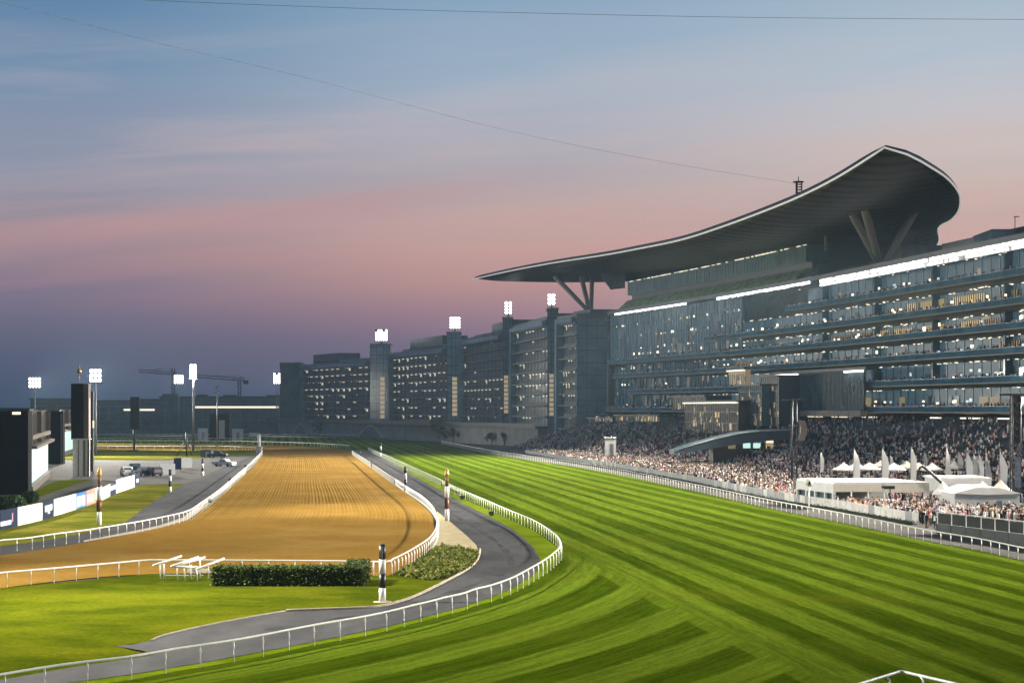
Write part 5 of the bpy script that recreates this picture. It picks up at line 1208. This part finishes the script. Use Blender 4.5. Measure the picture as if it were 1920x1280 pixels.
# retaining wall and glass fence at the right edge
wp = [g(1758, 1000), g(1840, 1011), g(1920, 1022), g(2060, 1048)]
t = thing('retaining_wall', 'grey panelled wall carrying a glass fence at the right edge beside the path', 'wall', wp[0])
m = MB()
for a, b in zip(wp, wp[1:]):
    d = b - a; ang = math.atan2(d.y, d.x); c = (a + b) / 2; m.box((c.x, c.y, .53), (d.length, .3, 1.06), ang)
m.build('wall', mat('grey_green_panel', (.065, .078, .073), .6, noise=.25, nscale=.5), t, True)
for a, b in zip(wp, wp[1:]):
    d = b - a; ang = math.atan2(d.y, d.x); n = max(2, int(d.length / 2.5))
    for k in range(n):
        q = a.lerp(b, k / n); m = MB(); m.box((q.x, q.y, .54), (.10, .36, 1.0), ang); m.build('wall_joint', M['conc_dark'], t, True)
        m = MB(); m.box((q.x, q.y, 1.65), (.10, .10, 1.18), ang); m.build('fence_post', M['white_dirty'], t, True)
        q2 = a.lerp(b, (k + .5) / n); m = MB(); m.box((q2.x, q2.y, 1.65), (d.length / n * .92, .05, 1.05), ang); m.build('glass_panel', M['fence_glass'], t, True)
    c = (a + b) / 2; m = MB(); m.box((c.x, c.y, 2.28), (d.length, .12, .10), ang); m.build('top_rail', M['white_dirty'], t, True)
# white pavilion
A = g(1494, 944); B = g(1564, 954); C_ = Vector((xat(1744, B.y), B.y + .6, 0)); D_ = A + (C_ - B)
t = thing('pavilion', 'large flat roofed white pavilion beside the crowd barrier', 'pavilion', B)
m = MB(); m.prism([A + (D_ - A) * .0, B, C_, D_], 3.25, 3.5); ext = m.build('roof', M['canvas'], t, True)
def wall_strip(a, b, z0, z1, mt, nm, th=.16):
    d = b - a; m = MB(); c = (a + b) / 2; m.box((c.x, c.y, (z0 + z1) / 2), (d.length, th, z1 - z0), math.atan2(d.y, d.x)); return m.build(nm, M[mt], t, True)
wall_strip(A, B, 2.05, 3.24, 'tentwall', 'fascia'); wall_strip(A, B, .02, .95, 'tentwall', 'wall')
for f in (.02, .28, .52, .78, .985):
    q = A.lerp(B, f); m = MB(); m.box((q.x, q.y, 1.5), (.3, .9, 1.1), 0); m.build('wall', M['tentwall'], t, True)
for f in (.16, .40, .65, .89):
    q = A.lerp(B, f) + Vector((.35, .1, 0)); m = MB(); m.box((q.x, q.y, 1.5), (.1, 2.4, 1.1), math.atan2((B - A).y, (B - A).x) + math.pi / 2); m.build('window', M['glass_dark'], t, True)
wall_strip(B, B.lerp(C_, .53), 2.25, 3.24, 'canvas_warm', 'fascia'); wall_strip(B.lerp(C_, .53), C_, 2.15, 3.46, 'canvas_warm', 'fascia', .4)
wall_strip(B.lerp(C_, .94), C_, .02, 2.2, 'canvas', 'wall', .4); wall_strip(A, D_, .02, 3.2, 'tentwall', 'wall')
for f in (0.01, .18, .36, .53):
    q = B.lerp(C_, f); m = MB(); m.tube([(q.x, q.y, 0), (q.x, q.y, 2.3)], .09, 6); m.build('post', M['canvas'], t, True)
fm = mat('flag_cloth', (.86, .85, .83), .8, spec=.1); nt = fm.node_tree; tl = nt.nodes.new('ShaderNodeBsdfTranslucent'); tl.inputs[0].default_value = (.88, .87, .84, 1); ms = nt.nodes.new('ShaderNodeMixShader'); ms.inputs[0].default_value = .5
nt.links.new(nt.nodes['Principled BSDF'].outputs[0], ms.inputs[1]); nt.links.new(tl.outputs[0], ms.inputs[2]); nt.links.new(ms.outputs[0], nt.nodes['Material Output'].inputs['Surface']); M['flag_cloth'] = fm
# second white pavilion and tent halls behind
def hall(label, px0, px1, D, depth, h, name='pavilion', rise=0.0, mt='canvas', door=True):
    X0, X1 = xat(px0, D), xat(px1, D); w = X1 - X0; t = thing(name, label, 'tent' if rise else 'pavilion', ((X0 + X1) / 2, D, 0))
    m = MB(); m.box((0, depth / 2, h / 2), (w, depth, h)); m.build('wall', M['tentwall'], t)
    m = MB()
    if rise: m.loft([[(-w / 2 - .2, y, h), (-w / 2 * .35, y, h + rise), (w / 2 * .35, y, h + rise), (w / 2 + .2, y, h), (0, y, h - .15)] for y in (-.25, depth + .2)])
    else: m.box((0, depth / 2, h + .12), (w + .5, depth + .5, .25)); m.box((0, -.2, h - .4), (w + .3, .2, .8))
    m.build('roof', M[mt], t)
    if door:
        m = MB(); m.box((w * .18, -.06, h * .36), (w * .09, .1, h * .6)); m.build('door', M['glass_blue'], t); m = MB(); m.box((-w * .05, -.06, h * .3), (w * .12, .1, h * .42)); m.build('vent', M['panel_b'], t)
    return t
hall('white flat roofed pavilion right of the large one, below a row of feather flags', 1762, 1856, 250, 9, 3.35, door=False)
hall('grey white tent hall with a small door near the dark truss tower', 1790, 1912, 224, 9, 2.6, 'tent_hall', .75)
def pole_tent(label, px, D, ybase_top, w, rise, leg=2.0, mt='canvas', name='peaked_tent', cat='tent', grp='peaked tents', sides=4):
    z = zat(ybase_top, D); t = thing(name, label, cat, (xat(px, D), D, 0), rnd.uniform(-.2, .5), grp); s_ = D / FPX; W = w * s_ / 2
    m = MB(); m.lathe([(W * 1.0, z - .22), (W * 1.0, z), (W * .55, z + rise * .38), (W * .22, z + rise * .75), (.04, z + rise)], sides, smooth=False); m.build('canopy', M[mt], t)
    if name == 'parasol': m = MB(); m.tube([(0, 0, 0), (0, 0, z + rise * .9)], .06, 6); m.lathe([(.4, 0), (.4, .1), (.1, .12)], 10); m.build('pole', M['white_dirty'], t)
    else:
        for k in range(sides):
            a = 2 * math.pi * k / sides; m = MB(); m.tube([(W * .95 * math.cos(a), W * .95 * math.sin(a), 0), (W * .95 * math.cos(a), W * .95 * math.sin(a), z - .1)], .06, 6); m.build('leg', M['white_dirty'], t)
    return t
pole_tent('small white peaked tent just left of the camera crane', 1768, 232, 924, 42, 1.5)
pole_tent('white peaked tent behind the camera crane post', 1842, 238, 920, 50, 1.3, mt='canvas')
pole_tent('cream peaked tent in front of the dark truss tower', 1876, 234, 921, 60, 1.5, mt='canvas_warm')
for i, (x, y, w, D) in enumerate(((1582, 879, 44, 292), (1606, 876, 38, 305), (1630, 878, 44, 290), (1652, 873, 44, 310), (1676, 879, 46, 288), (1700, 875, 40, 300), (1722, 878, 44, 290), (1748, 879, 40, 286), (1790, 876, 36, 285))):
    pole_tent(['leftmost cream parasol above the large pavilion roof', 'second parasol from the left above the large pavilion roof', 'parasol right of the tall feather flag, third from the left', 'parasol in the middle of the row above the pavilion', 'parasol right of the second tall feather flag', 'parasol before the short dark feather flag', 'parasol right of the third tall feather flag', 'parasol at the right end of the pavilion roof', 'separate parasol left of the dense group of feather flags'][i], x, D, y, w, 1.0, mt='canvas_warm' if i % 3 != 1 else 'canvas', name='parasol', cat='parasol', grp='parasols behind the large pavilion', sides=8)
FL = [(1539.5, 846, 884, 290, .5), (1602, 840, 905, 262, 1.0), (1655, 840, 905, 262, 1.0), (1670, 851, 882, 300, .6), (1709, 837, 905, 262, .85), (1734, 847, 882, 300, .6), (1775, 834, 912, 262, .8), (1797, 845, 888, 285, .8), (1813, 846, 912, 262, 1.0), (1826, 849, 912, 262, .85), (1836, 850, 914, 262, .8), (1849, 850, 914, 262, .8), (1863, 842, 882, 285, .5), (1876, 847, 914, 255, 1.1), (1896, 841, 870, 280, .7)]
FN = ['small feather flag at the left among the crowd', 'tall white feather flag over the left part of the pavilion', 'tall white feather flag over the middle of the pavilion', 'short feather flag just right of the middle one', 'tall feather flag near the right end of the pavilion', 'short feather flag behind the camera crane tip', 'tallest feather flag with bare pole tip right of the crane', 'feather flag standing over the lone parasol', 'widest white feather flag, first of the close group', 'second feather flag of the close group', 'third feather flag of the close group', 'fourth feather flag of the close group', 'thin feather flag behind the close group', 'broad leaf shaped feather flag left of the truss tower', 'feather flag half hidden by the truss tower']
for (x, y0, y1, D, wf), nm in zip(FL, FN):
    zt = zat(y0, D); t = thing('feather_flag', nm, 'flag', (xat(x - 2, D), D, 0), R(rnd.uniform(-25, 25)), 'white feather flags'); zb = max(.6, zat(y1, D))
    m = MB(); m.tube([(0, 0, 0), (0, 0, zt * .6), (.05, 0, zt * .9), (.2, 0, zt + .1)], [.05, .04, .03, .02], 6); m.lathe([(.3, 0), (.3, .08), (.06, .1)], 8); m.build('pole', M['steel'], t)
    m = MB(); W = 1.15 * wf * D / 265; secs = []; lean = rnd.uniform(.1, .5)
    for k in range(13):
        f = k / 12; z = zb + (zt - zb) * f; w = W * (1.0 - .25 * (1 - f)) * (1 - max(0, (f - .55) / .45) ** 1.6); bow = .08 * math.sin(f * 5)
        x0 = .04 + .15 * max(0, f - .6); secs.append([(x0, -.015 + bow, z), (x0 + w + .02, -.015 - bow, z - w * .25), (x0 + w + .02, .015 - bow, z - w * .25), (x0, .015 + bow, z)])
    m.loft(secs); m.build('banner', M['flag_cloth'], t)
# camera crane
D = 236; t = thing('camera_crane', 'long black camera crane arm slanting above the tents', 'camera crane', (xat(1795, D), D, 0)); s_ = D / FPX
def cr(x, y, dy=0): return Vector(((x - 1795) * s_, dy, zat(y, D)))
m = MB(); m.tube([cr(1722, 884), cr(1724, 877), cr(1729, 874), cr(1737, 879), cr(1790, 926), cr(1823, 960)], [.12, .14, .16, .2, .22, .22], 8); m.build('boom', M['black'], t)
m = MB(); m.tube([cr(1795, 966), cr(1796, 930), cr(1795, 908)], .30, 8); m.box(cr(1797, 940), (.8, .7, 1.1)); m.build('pedestal', M['dark_steel'], t)
m = MB(); m.box(cr(1822, 958), (1.0, .7, .8)); m.build('counterweight', M['black'], t); m = MB(); m.box(cr(1722, 886), (.5, .5, .6)); m.build('camera_head', M['black'], t)
# dark truss tower at right and the lamp pole
D = 226; t = thing('truss_tower', 'dark lattice tower with a wide head at the right edge', 'truss tower', (xat(1904, D), D, 0)); s_ = D / FPX
m = MB(); zt = zat(741, D)
for a, b in ((-1, -1), (1, -1), (1, 1), (-1, 1)): m.tube([(a * .5, b * .5, 0), (a * .5, b * .5, zt)], .10, 6)
z = 0
while z < zt - 1:
    m.tube([(-.5, -.5, z), (.5, -.5, z + 1)], .05, 4); m.tube([(.5, -.5, z), (-.5, -.5, z + 1)], .05, 4); m.tube([(-.5, .5, z), (-.5, -.5, z + 1)], .05, 4); m.tube([(.5, .5, z), (.5, -.5, z + 1)], .05, 4); z += 1.0
m.build('lattice', M['dark_steel'], t)
m = MB(); m.box((-.2, 0, zt + .1), (3.9, 1.2, .25)); m.box((0, 0, zt - 3.0), (1.0, .9, 6.0)); m.build('head', M['black'], t); m = MB(); m.box((-.6, 0, .6), (1.6, 1.4, 1.2)); m.build('base_box', M['black'], t)
m = MB(); m.box((.15, -.56, 5.2), (.75, .06, 3.8)); m.build('panel', mat('blue_grey_panel', (.10, .12, .16), .5, noise=.4, nscale=2), t)
D = 290; t = thing('speaker_pole', 'dark pole with a T shaped head and hanging speakers over the crowd', 'pole', (xat(1485, D), D, 0)); zt = zat(750, D)
m = MB(); m.tube([(0, 0, 0), (0, 0, zt)], .2, 8); m.tube([(.75, 0, 0), (.75, 0, zt)], .11, 6); m.build('pole', M['dark_steel'], t); m = MB(); m.box((.2, 0, zt + .1), (3.4, .5, .22)); m.build('crossbar', M['dark_steel'], t)
m = MB(); secs = [[(1.0 + dx, -.5, z), (1.0 + dx + 1.0, -.5, z), (1.0 + dx + 1.0, .5, z), (1.0 + dx, .5, z)] for dx, z in ((0, zat(788, D)), (.35, zat(800, D)), (.3, zat(812, D)), (-.1, zat(826, D)))]; m.loft(secs); m.build('speaker_array', M['brown_clad'], t)
# curved roof kiosk in the crowd
D = 392; t = thing('curved_kiosk', 'low building with a long curved blue roof and lit windows in the crowd', 'kiosk', (xat(1390, D), D, 0)); s_ = D / FPX
def ck(x, y, dy): return ((x - 1390) * s_, dy, zat(y, D))
top = [(1262, 846), (1300, 833), (1340, 822), (1380, 813), (1420, 808), (1455, 806), (1482, 806)]; bot = [(1262, 850), (1300, 846), (1340, 839), (1380, 832), (1420, 827), (1455, 824), (1482, 823)]
m = MB(); m.loft([[ck(a[0], b[1], -3), ck(a[0], b[1], 9), ck(a[0], a[1] - 2, 9), ck(a[0], a[1], -3)] for a, b in zip(top, bot)]); m.build('roof', mat('blue_grey_roof', (.06, .10, .125), .35, noise=.2, nscale=.3), t)
m = MB(); m.tube([ck(a[0], a[1] - .6, -3.1) for a in top], .18, 6); m.build('roof_edge', M['white_dirty'], t)
m = MB(); m.box(((1412 - 1390) * s_, 4, zat(832, D) / 2), (150 * s_, 8, zat(832, D))); m.build('wall', M['brown_clad'], t)
for x, y, mt in ((1400, 835, 'led'), (1419, 835, 'led'), (1443, 828, 'lamp_soft'), (1443, 837, 'room_warm'), (1470, 836, 'room_dim'), (1372, 836, 'room_dim')):
    m = MB(); m.box(ck(x, y, -.1), (1.6, .15, .55 if mt == 'lamp_soft' else 1.1)); m.build('lit_window', M[mt], t)
block_thing('camera_hut', 'tall white camera hut standing in the crowd below the glass corner', 'hut', 1135, 1155, 866, 821, 'canvas', 3)
# round sign on a post by the turf rail, low platform carts in the far crowd
q = g(1517, 962); t = thing('round_sign', 'pale round sign on a post beside the pavilion', 'sign', q); m = MB(); m.tube([(0, 0, 0), (0, 0, 3.6)], .1, 6); m.build('post', M['white_dirty'], t)
m = MB(); m.tube([(0, -.15, 3.9), (0, .0, 3.9)], .55, 18); m.build('disc', M['white_dirty'], t); m = MB(); m.add([(-.22, -.17, 3.6), (.22, -.17, 3.6), (.1, -.17, 4.2)], [(0, 1, 2)]); m.build('mark', M['dark_steel'], t)
q = g(1700, 958); t = thing('camera_platform', 'white camera platform with a large black camera above the barrier crowd', 'platform', g(1672, 962)); m = MB(); m.box((0, 1, 1.6), (1.2, 1.2, .15)); m.tube([(-.5, .6, 0), (-.5, .6, 1.6)], .06, 5); m.tube([(.5, .6, 0), (.5, .6, 1.6)], .06, 5); m.tube([(0, 1.5, 0), (0, 1.5, 1.6)], .06, 5); m.build('stand', M['canvas'], t)
m = MB(); m.box((-.1, 1, 3.2), (1.3, .5, .4)); m.box((-.8, 1, 3.25), (.5, .35, .3)); m.tube([(0, 1, 1.7), (0, 1, 3.1)], .07, 6); m.build('camera', M['black'], t)
# overhead cables
def cable(label, pts, r):
    P = catmull(pts, 10); c = P[len(P) // 2]; t = thing('overhead_cable', label, 'cable', c); m = MB(); m.tube(P, r, 5); m.build('cable', mat('cable_steel', (.10, .12, .16), .6), t, True); return t
cable('thin cable sagging from the upper left corner down to the roof antenna', [pt(-60, -8, 160), pt(43, 15, 175), pt(300, 82, 210), pt(580, 148, 250), pt(960, 247, 320), pt(1250, 305, 385), pt(1497, 345, 444)], .022)
cable('nearly level thin cable across the top of the sky', [pt(200, -8, 200), pt(285, 1, 200), pt(640, 15, 205), pt(960, 24, 210), pt(1400, 33, 215), pt(1920, 37, 220), pt(2100, 37, 222)], .024)

# ------------------------------------------------------------------ people
def person_material():
    m = bpy.data.materials.new('skin_and_clothes'); m.use_nodes = True; nt = m.node_tree; b = nt.nodes['Principled BSDF']
    a = nt.nodes.new('ShaderNodeAttribute'); a.attribute_name = 'tint'; nt.links.new(a.outputs['Color'], b.inputs['Base Color']); b.inputs['Roughness'].default_value = .8; b.inputs['Specular IOR Level'].default_value = .2; return m
M['person'] = person_material()
SKINS = [(.42, .25, .17), (.30, .17, .10), (.17, .09, .055), (.50, .32, .23)]
TOPS = {'white robe': (.78, .77, .74), 'dark suit': (.02, .022, .03), 'white shirt': (.75, .75, .74), 'pink dress': (.62, .30, .33), 'beige jacket': (.50, .40, .29), 'navy jacket': (.03, .045, .09), 'grey jacket': (.20, .20, .21), 'red dress': (.45, .06, .05), 'pale blue shirt': (.36, .46, .58), 'black dress': (.012, .012, .014), 'orange vest': (.62, .22, .05), 'cream dress': (.70, .60, .46)}
def skin_person(pose, top, skin):
    """one continuous grown body from a joint skeleton; colour zones per vertex"""
    robe = 'robe' in top or 'dress' in top
    J = {'pelvis': ((0, 0, .95), .135), 'waist': ((0, 0, 1.10), .125), 'chest': ((0, .0, 1.30), .155), 'neckb': ((0, .01, 1.44), .075), 'neck': ((0, 0, 1.50), .055), 'head': ((0, -.02, 1.60), .095), 'crown': ((0, -.01, 1.70), .075)}
    E = [('pelvis', 'waist'), ('waist', 'chest'), ('chest', 'neckb'), ('neckb', 'neck'), ('neck', 'head'), ('head', 'crown')]
    for s, sg in (('l', 1), ('r', -1)):
        up = pose == 'raised' and s == 'r'; cr_ = pose == 'holding'
        J['sh' + s] = ((sg * .18, .01, 1.40), .065); J['el' + s] = ((sg * .25, .03 if not up else -.18, 1.14 if not up else 1.32), .048)
        J['wr' + s] = ((sg * (.24 if not cr_ else .10), -.06 if not (cr_ or up) else -.26, .90 if not (cr_ or up) else (1.18 if cr_ else 1.52)), .036)
        J['ha' + s] = ((sg * (.235 if not cr_ else .04), -.09 if not (cr_ or up) else -.30, .80 if not (cr_ or up) else (1.22 if cr_ else 1.62)), .036)
        hw = .09; st = .12 if pose == 'stride' else 0
        J['hi' + s] = ((sg * hw, 0, .88), .10 if not robe else .13); J['kn' + s] = ((sg * .10, -.03 - sg * st, .49), .068 if not robe else .13); J['an' + s] = ((sg * .10, .03 - sg * st * 1.6, .09), .045 if not robe else .13); J['to' + s] = ((sg * .11, -.12 - sg * st * 1.6, .04), .04)
        E += [('chest', 'sh' + s), ('sh' + s, 'el' + s), ('el' + s, 'wr' + s), ('wr' + s, 'ha' + s), ('pelvis', 'hi' + s), ('hi' + s, 'kn' + s), ('kn' + s, 'an' + s), ('an' + s, 'to' + s)]
    ks = list(J); me = bpy.data.meshes.new('person'); me.from_pydata([J[k][0] for k in ks], [(ks.index(a), ks.index(b)) for a, b in E], [])
    o = bpy.data.objects.new('person_source', me); COL.objects.link(o); md = o.modifiers.new('s', 'SKIN'); sd = o.modifiers.new('d', 'SUBSURF'); sd.levels = 1
    for i, k in enumerate(ks): me.skin_vertices[0].data[i].radius = (J[k][1], J[k][1] * (.78 if k in ('chest', 'waist', 'pelvis') else 1)); me.skin_vertices[0].data[i].use_root = (k == 'pelvis')
    dg = bpy.context.evaluated_depsgraph_get(); out = bpy.data.meshes.new_from_object(o.evaluated_get(dg)); bpy.data.objects.remove(o)
    out.name = 'person'; out.materials.clear(); out.materials.append(M['person'])
    at = out.color_attributes.new('tint', 'FLOAT_COLOR', 'POINT'); c = TOPS[top]; leg = c if robe else ((.03, .035, .05) if 'vest' not in top else (.04, .05, .1))
    if top in ('white shirt', 'pale blue shirt', 'beige jacket') : leg = (.05, .05, .06)
    head_cloth = top == 'white robe'; hair = (.02, .015, .012) if skin != SKINS[3] else (.12, .07, .03)
    for v in out.vertices:
        x, y, z = v.co
        hand = (abs(x) > .19 and z < .86 and pose in ('standing', 'stride')) or (pose == 'holding' and y < -.24) or (pose == 'raised' and ((x < -.15 and z > 1.56) or (x > .19 and z < .86)))
        if hand: q = skin
        elif z > 1.655 or (z > 1.56 and y > .03): q = c if head_cloth else hair
        elif z > 1.47: q = skin
        elif z > .92 or abs(x) > .22: q = c
        elif z < .075: q = (.02, .02, .02)
        else: q = leg
        at.data[v.index].color = (*q, 1)
    for p in out.polygons: p.use_smooth = True
    return out
poses = ('standing', 'holding', 'raised', 'stride'); person_meshes = []
for i, tp in enumerate(TOPS):
    for j in range(2): person_meshes.append((tp, poses[(i + j * 2 + i // 4) % 4], skin_person(poses[(i + j * 2 + i // 4) % 4], tp, SKINS[(i + j) % 4])))
wts = {'white robe': 3, 'dark suit': 4, 'white shirt': 3, 'pink dress': 2, 'beige jacket': 2, 'navy jacket': 2, 'grey jacket': 2, 'red dress': 1, 'pale blue shirt': 2, 'black dress': 2, 'orange vest': 1, 'cream dress': 2}
pw = [wts[a] for a, b, c in person_meshes]
def barrier_x(D):
    for a, b in zip(bar, bar[1:]):
        if min(a.y, b.y) <= D <= max(a.y, b.y): return a.x + (b.x - a.x) * (D - a.y) / (b.y - a.y)
    return bar[-1].x if D < bar[-1].y else bar[0].x
facX = [(q.y, q) for q in fac]
def ter_x(D):
    best = None
    for i in range(NF):
        q = off(i, TER_D0)
        if best is None or abs(q.y - D) < best[0]: best = (abs(q.y - D), q.x)
    return best[1]
terx = {d: ter_x(d) for d in range(190, 640, 4)}
def free(x, y):
    if inside((x, y), [A - Vector((.4, -.4, 0)), B - Vector((.3, .2, 0)), C_ + Vector((.3, -.2, 0)), D_]): return False
    px = 960 + x * FPX / y
    if 246 < y < 262 and 1760 < px < 1858: return False
    if 222 < y < 235 and 1786 < px < 1990: return False
    return True
spots = []
tries = 0
while len(spots) < 300 and tries < 40000:
    tries += 1; D = rnd.uniform(206, 262); x0 = barrier_x(D); x = x0 + .7 + abs(rnd.gauss(0, 1)) * 4.2
    if 960 + x * FPX / D > 1930 or not free(x, D) or (D < 215 and x > x0 + 9): continue
    if any((x - a) ** 2 + (D - b) ** 2 < .42 for a, b in spots): continue
    spots.append((x, D))
for x, y in spots:
    tp, ps, me = rnd.choices(person_meshes, pw)[0]
    o = bpy.data.objects.new('person', me); COL.objects.link(o); s_ = rnd.uniform(.93, 1.06) * (.94 if 'dress' in tp else 1); o.scale = (s_, s_, s_)
    o.location = (x, y, -.03); o.rotation_euler = (0, 0, R(-70 + rnd.gauss(0, 35)))
    art = 'an' if tp[0] in 'aeiou' else 'a'
    tag(o, f"person in {art} {tp} {({'standing': 'standing', 'holding': 'with hands held together', 'raised': 'raising one arm', 'stride': 'walking'})[ps]} in the crowd behind the barrier", 'person', 'spectators behind the trackside barrier')
for (px, py, tp, ps, lb) in ((697, 878, 'dark suit', 'standing', 'person in dark clothes standing on the dirt side of the bend rail'), (1738, 990, 'black dress', 'holding', 'person in black crouched group nearest the end of the barrier, hands together'), (1752, 992, 'white shirt', 'standing', 'person in white shirt beside the glass fence by the path'), (1745, 986, 'beige jacket', 'holding', 'person in beige jacket behind the two nearest the path'), (668, 853, 'navy jacket', 'standing', 'person in navy at the far end of the dirt rail'), (676, 856, 'grey jacket', 'holding', 'person in grey jacket at the far end of the dirt rail'), (446, 846, 'red dress', 'standing', 'person in red near the far dirt rail behind the pickups')):
    me = [c for a, b, c in person_meshes if a == tp][0]; o = bpy.data.objects.new('person', me); COL.objects.link(o); o.location = g(px, py); o.rotation_euler = (0, 0, rnd.uniform(0, 6)); tag(o, lb, 'person')

# the rest of the crowd: one mass, small simple figures
def ring(n, cx, cy, rx, ry, z): return [(cx + rx * math.cos(2 * math.pi * k / n), cy + ry * math.sin(2 * math.pi * k / n), z) for k in range(n)]
def small_person(seated):
    V = []; Fq = []; Z = []
    def tubep(rings, zone, n):
        o = len(V)
        for r_, zn in zip(rings, zone): V.extend(r_); Z.extend([zn] * n)
        for i in range(len(rings) - 1):
            for k in range(n): Fq.append((o + i * n + k, o + i * n + (k + 1) % n, o + (i + 1) * n + (k + 1) % n, o + (i + 1) * n + k))
    dz = -.45 if seated else 0
    if seated: tubep([ring(5, 0, -.42, .15, .06, .02), ring(5, 0, -.42, .17, .08, .45), ring(5, 0, -.1, .19, .14, .50), ring(5, 0, 0, .19, .13, .62)], [2, 2, 2, 2], 5)
    else: tubep([ring(5, 0, 0, .13, .10, 0), ring(5, 0, 0, .15, .11, .5), ring(5, 0, 0, .19, .13, .92)], [2, 2, 2], 5)
    tubep([ring(5, 0, 0, .19, .13, .90 + dz), ring(5, 0, 0, .17, .12, 1.1 + dz), ring(5, 0, 0, .25, .14, 1.34 + dz), ring(5, 0, 0, .20, .11, 1.43 + dz), ring(5, 0, 0, .06, .06, 1.48 + dz)], [1, 1, 1, 1, 0], 5)
    tubep([ring(5, 0, -.01, .055, .055, 1.48 + dz), ring(5, 0, -.02, .10, .11, 1.58 + dz), ring(5, 0, -.01, .10, .11, 1.66 + dz), ring(5, 0, 0, .04, .04, 1.75 + dz)], [0, 0, 3, 3], 5)
    for sg in (-1, 1): tubep([ring(4, sg * .25, .0, .06, .06, 1.38 + dz), ring(4, sg * .29, -.02, .05, .05, 1.1 + dz), ring(4, sg * .22, -.18, .04, .04, .95 + dz)], [1, 1, 0], 4)
    return np.array(V, np.float32), np.array(Fq, np.int32), np.array(Z)
stand_v, stand_f, stand_z = small_person(False); seat_v, seat_f, seat_z = small_person(True)
pl = []                      # x, y, z, heading, seated
n = 0
while n < 6500:
    D = 200 + 380 * rnd.random() ** 1.15; x0 = barrier_x(D); x1 = terx[int((D - 190) // 4 * 4 + 190)]
    if x1 - x0 < 2: n += 1; continue
    x = x0 + .8 + (x1 - x0 - 1) * rnd.random() ** 1.25
    if 960 + x * FPX / D > 1960: n += .2; continue
    if D < 262 and x < x0 + 10 and rnd.random() < .8: n += .3; continue
    if not free(x, D): continue
    pl.append((x, D, 0, R(-75 + rnd.gauss(0, 40)), False)); n += 1
i0 = i_at(1990, 20)
for r_ in range(ROWS):
    d = TER_D0 + (TER_D1 - TER_D0) * (r_ + .45) / ROWS; z = .35 + TZ * r_ / ROWS
    i = i0
    while i < IE:
        occ = (.90 if r_ < 11 else max(.26, .80 - .05 * (r_ - 10))) + .22 * math.sin(i * .35 + r_ * .2) * (r_ / 26)
        if rnd.random() < occ and (int(i * 1.0) % 9 != 0):
            q = off(i, d); nn = fnorm(int(i)); pl.append((q.x, q.y, z + (.0), math.atan2(nn.x, -nn.y) + rnd.gauss(0, .2), rnd.random() < .8))
        i += rnd.uniform(.19, .30)
for k in range(6):           # guests leaning on the balcony fronts
    i = i0
    while i < min(ENDS[k], IE):
        if rnd.random() < (.8 if k in (3, 4, 5) else .6):
            q = off(i, PROJ[k] - .35 - rnd.random() * 1.6); nn = fnorm(int(i)); pl.append((q.x, q.y, LV[k], math.atan2(nn.x, -nn.y) + rnd.gauss(0, .5), False))
        i += rnd.uniform(.07, .24)
pal = np.array([TOPS[k] for k in ('white robe', 'dark suit', 'white shirt', 'pink dress', 'beige jacket', 'navy jacket', 'grey jacket', 'pale blue shirt', 'black dress', 'cream dress', 'red dress')]); pwt = np.array([3, 4.5, 2.6, 2.6, 2.6, 2, 2, 1.0, 3, 2.4, .3]); pwt /= pwt.sum()
sk = np.array(SKINS)
Vs, Fs, Cs = [], [], []; base = 0; rr = np.random.default_rng(3)
for (x, y, z, h, seated) in pl:
    v, f, zz = (seat_v, seat_f, seat_z) if seated else (stand_v, stand_f, stand_z)
    c, s = math.cos(h), math.sin(h); sc2 = rr.uniform(.92, 1.06)
    w = np.empty_like(v); w[:, 0] = (v[:, 0] * c - v[:, 1] * s) * sc2 + x; w[:, 1] = (v[:, 0] * s + v[:, 1] * c) * sc2 + y; w[:, 2] = v[:, 2] * sc2 + z
    top = pal[rr.choice(len(pal), p=pwt)]; lg = top if rr.random() < .4 else np.array((.03, .035, .045)); skn = sk[rr.integers(4)]; hr = np.array((.02, .016, .013)) if rr.random() < .8 else np.array((.6, .58, .54))
    col = np.ones((len(v), 4), np.float32); zc = np.stack([skn, top, lg, hr]); col[:, :3] = zc[zz]
    Vs.append(w); Fs.append(f + base); Cs.append(col); base += len(v)
V = np.concatenate(Vs); Fa = np.concatenate(Fs); Ca = np.concatenate(Cs)
me = bpy.data.meshes.new('crowd'); me.vertices.add(len(V)); me.vertices.foreach_set('co', V.astype(np.float32).ravel()); me.loops.add(Fa.size); me.loops.foreach_set('vertex_index', Fa.ravel().astype(np.int32)); me.polygons.add(len(Fa)); me.polygons.foreach_set('loop_start', np.arange(0, Fa.size, 4, dtype=np.int32)); me.update(calc_edges=True)
at = me.color_attributes.new('tint', 'FLOAT_COLOR', 'POINT'); at.data.foreach_set('color', Ca.ravel()); me.materials.append(M['person'])
o = bpy.data.objects.new('crowd', me); COL.objects.link(o); tag(o, 'packed mass of spectators on the apron, terrace and balconies', 'crowd', None, 'stuff')
print('crowd', len(pl), 'verts', len(V))

# ------------------------------------------------------------------ evening haze
HAZE = 0.00006
if HAZE:
    m = MB(); m.box((0, 4450, 41), (19000, 9800, 86.0)); hz = bpy.data.materials.new('haze'); hz.use_nodes = True; nt = hz.node_tree
    nt.nodes.remove(nt.nodes['Principled BSDF']); vol = nt.nodes.new('ShaderNodeVolumePrincipled'); vol.inputs['Color'].default_value = (.50, .74, .95, 1); vol.inputs['Density'].default_value = HAZE; vol.inputs['Anisotropy'].default_value = 0.25
    nt.links.new(vol.outputs[0], nt.nodes['Material Output'].inputs['Volume']); o = m.build('haze', hz); o['kind'] = 'stuff'
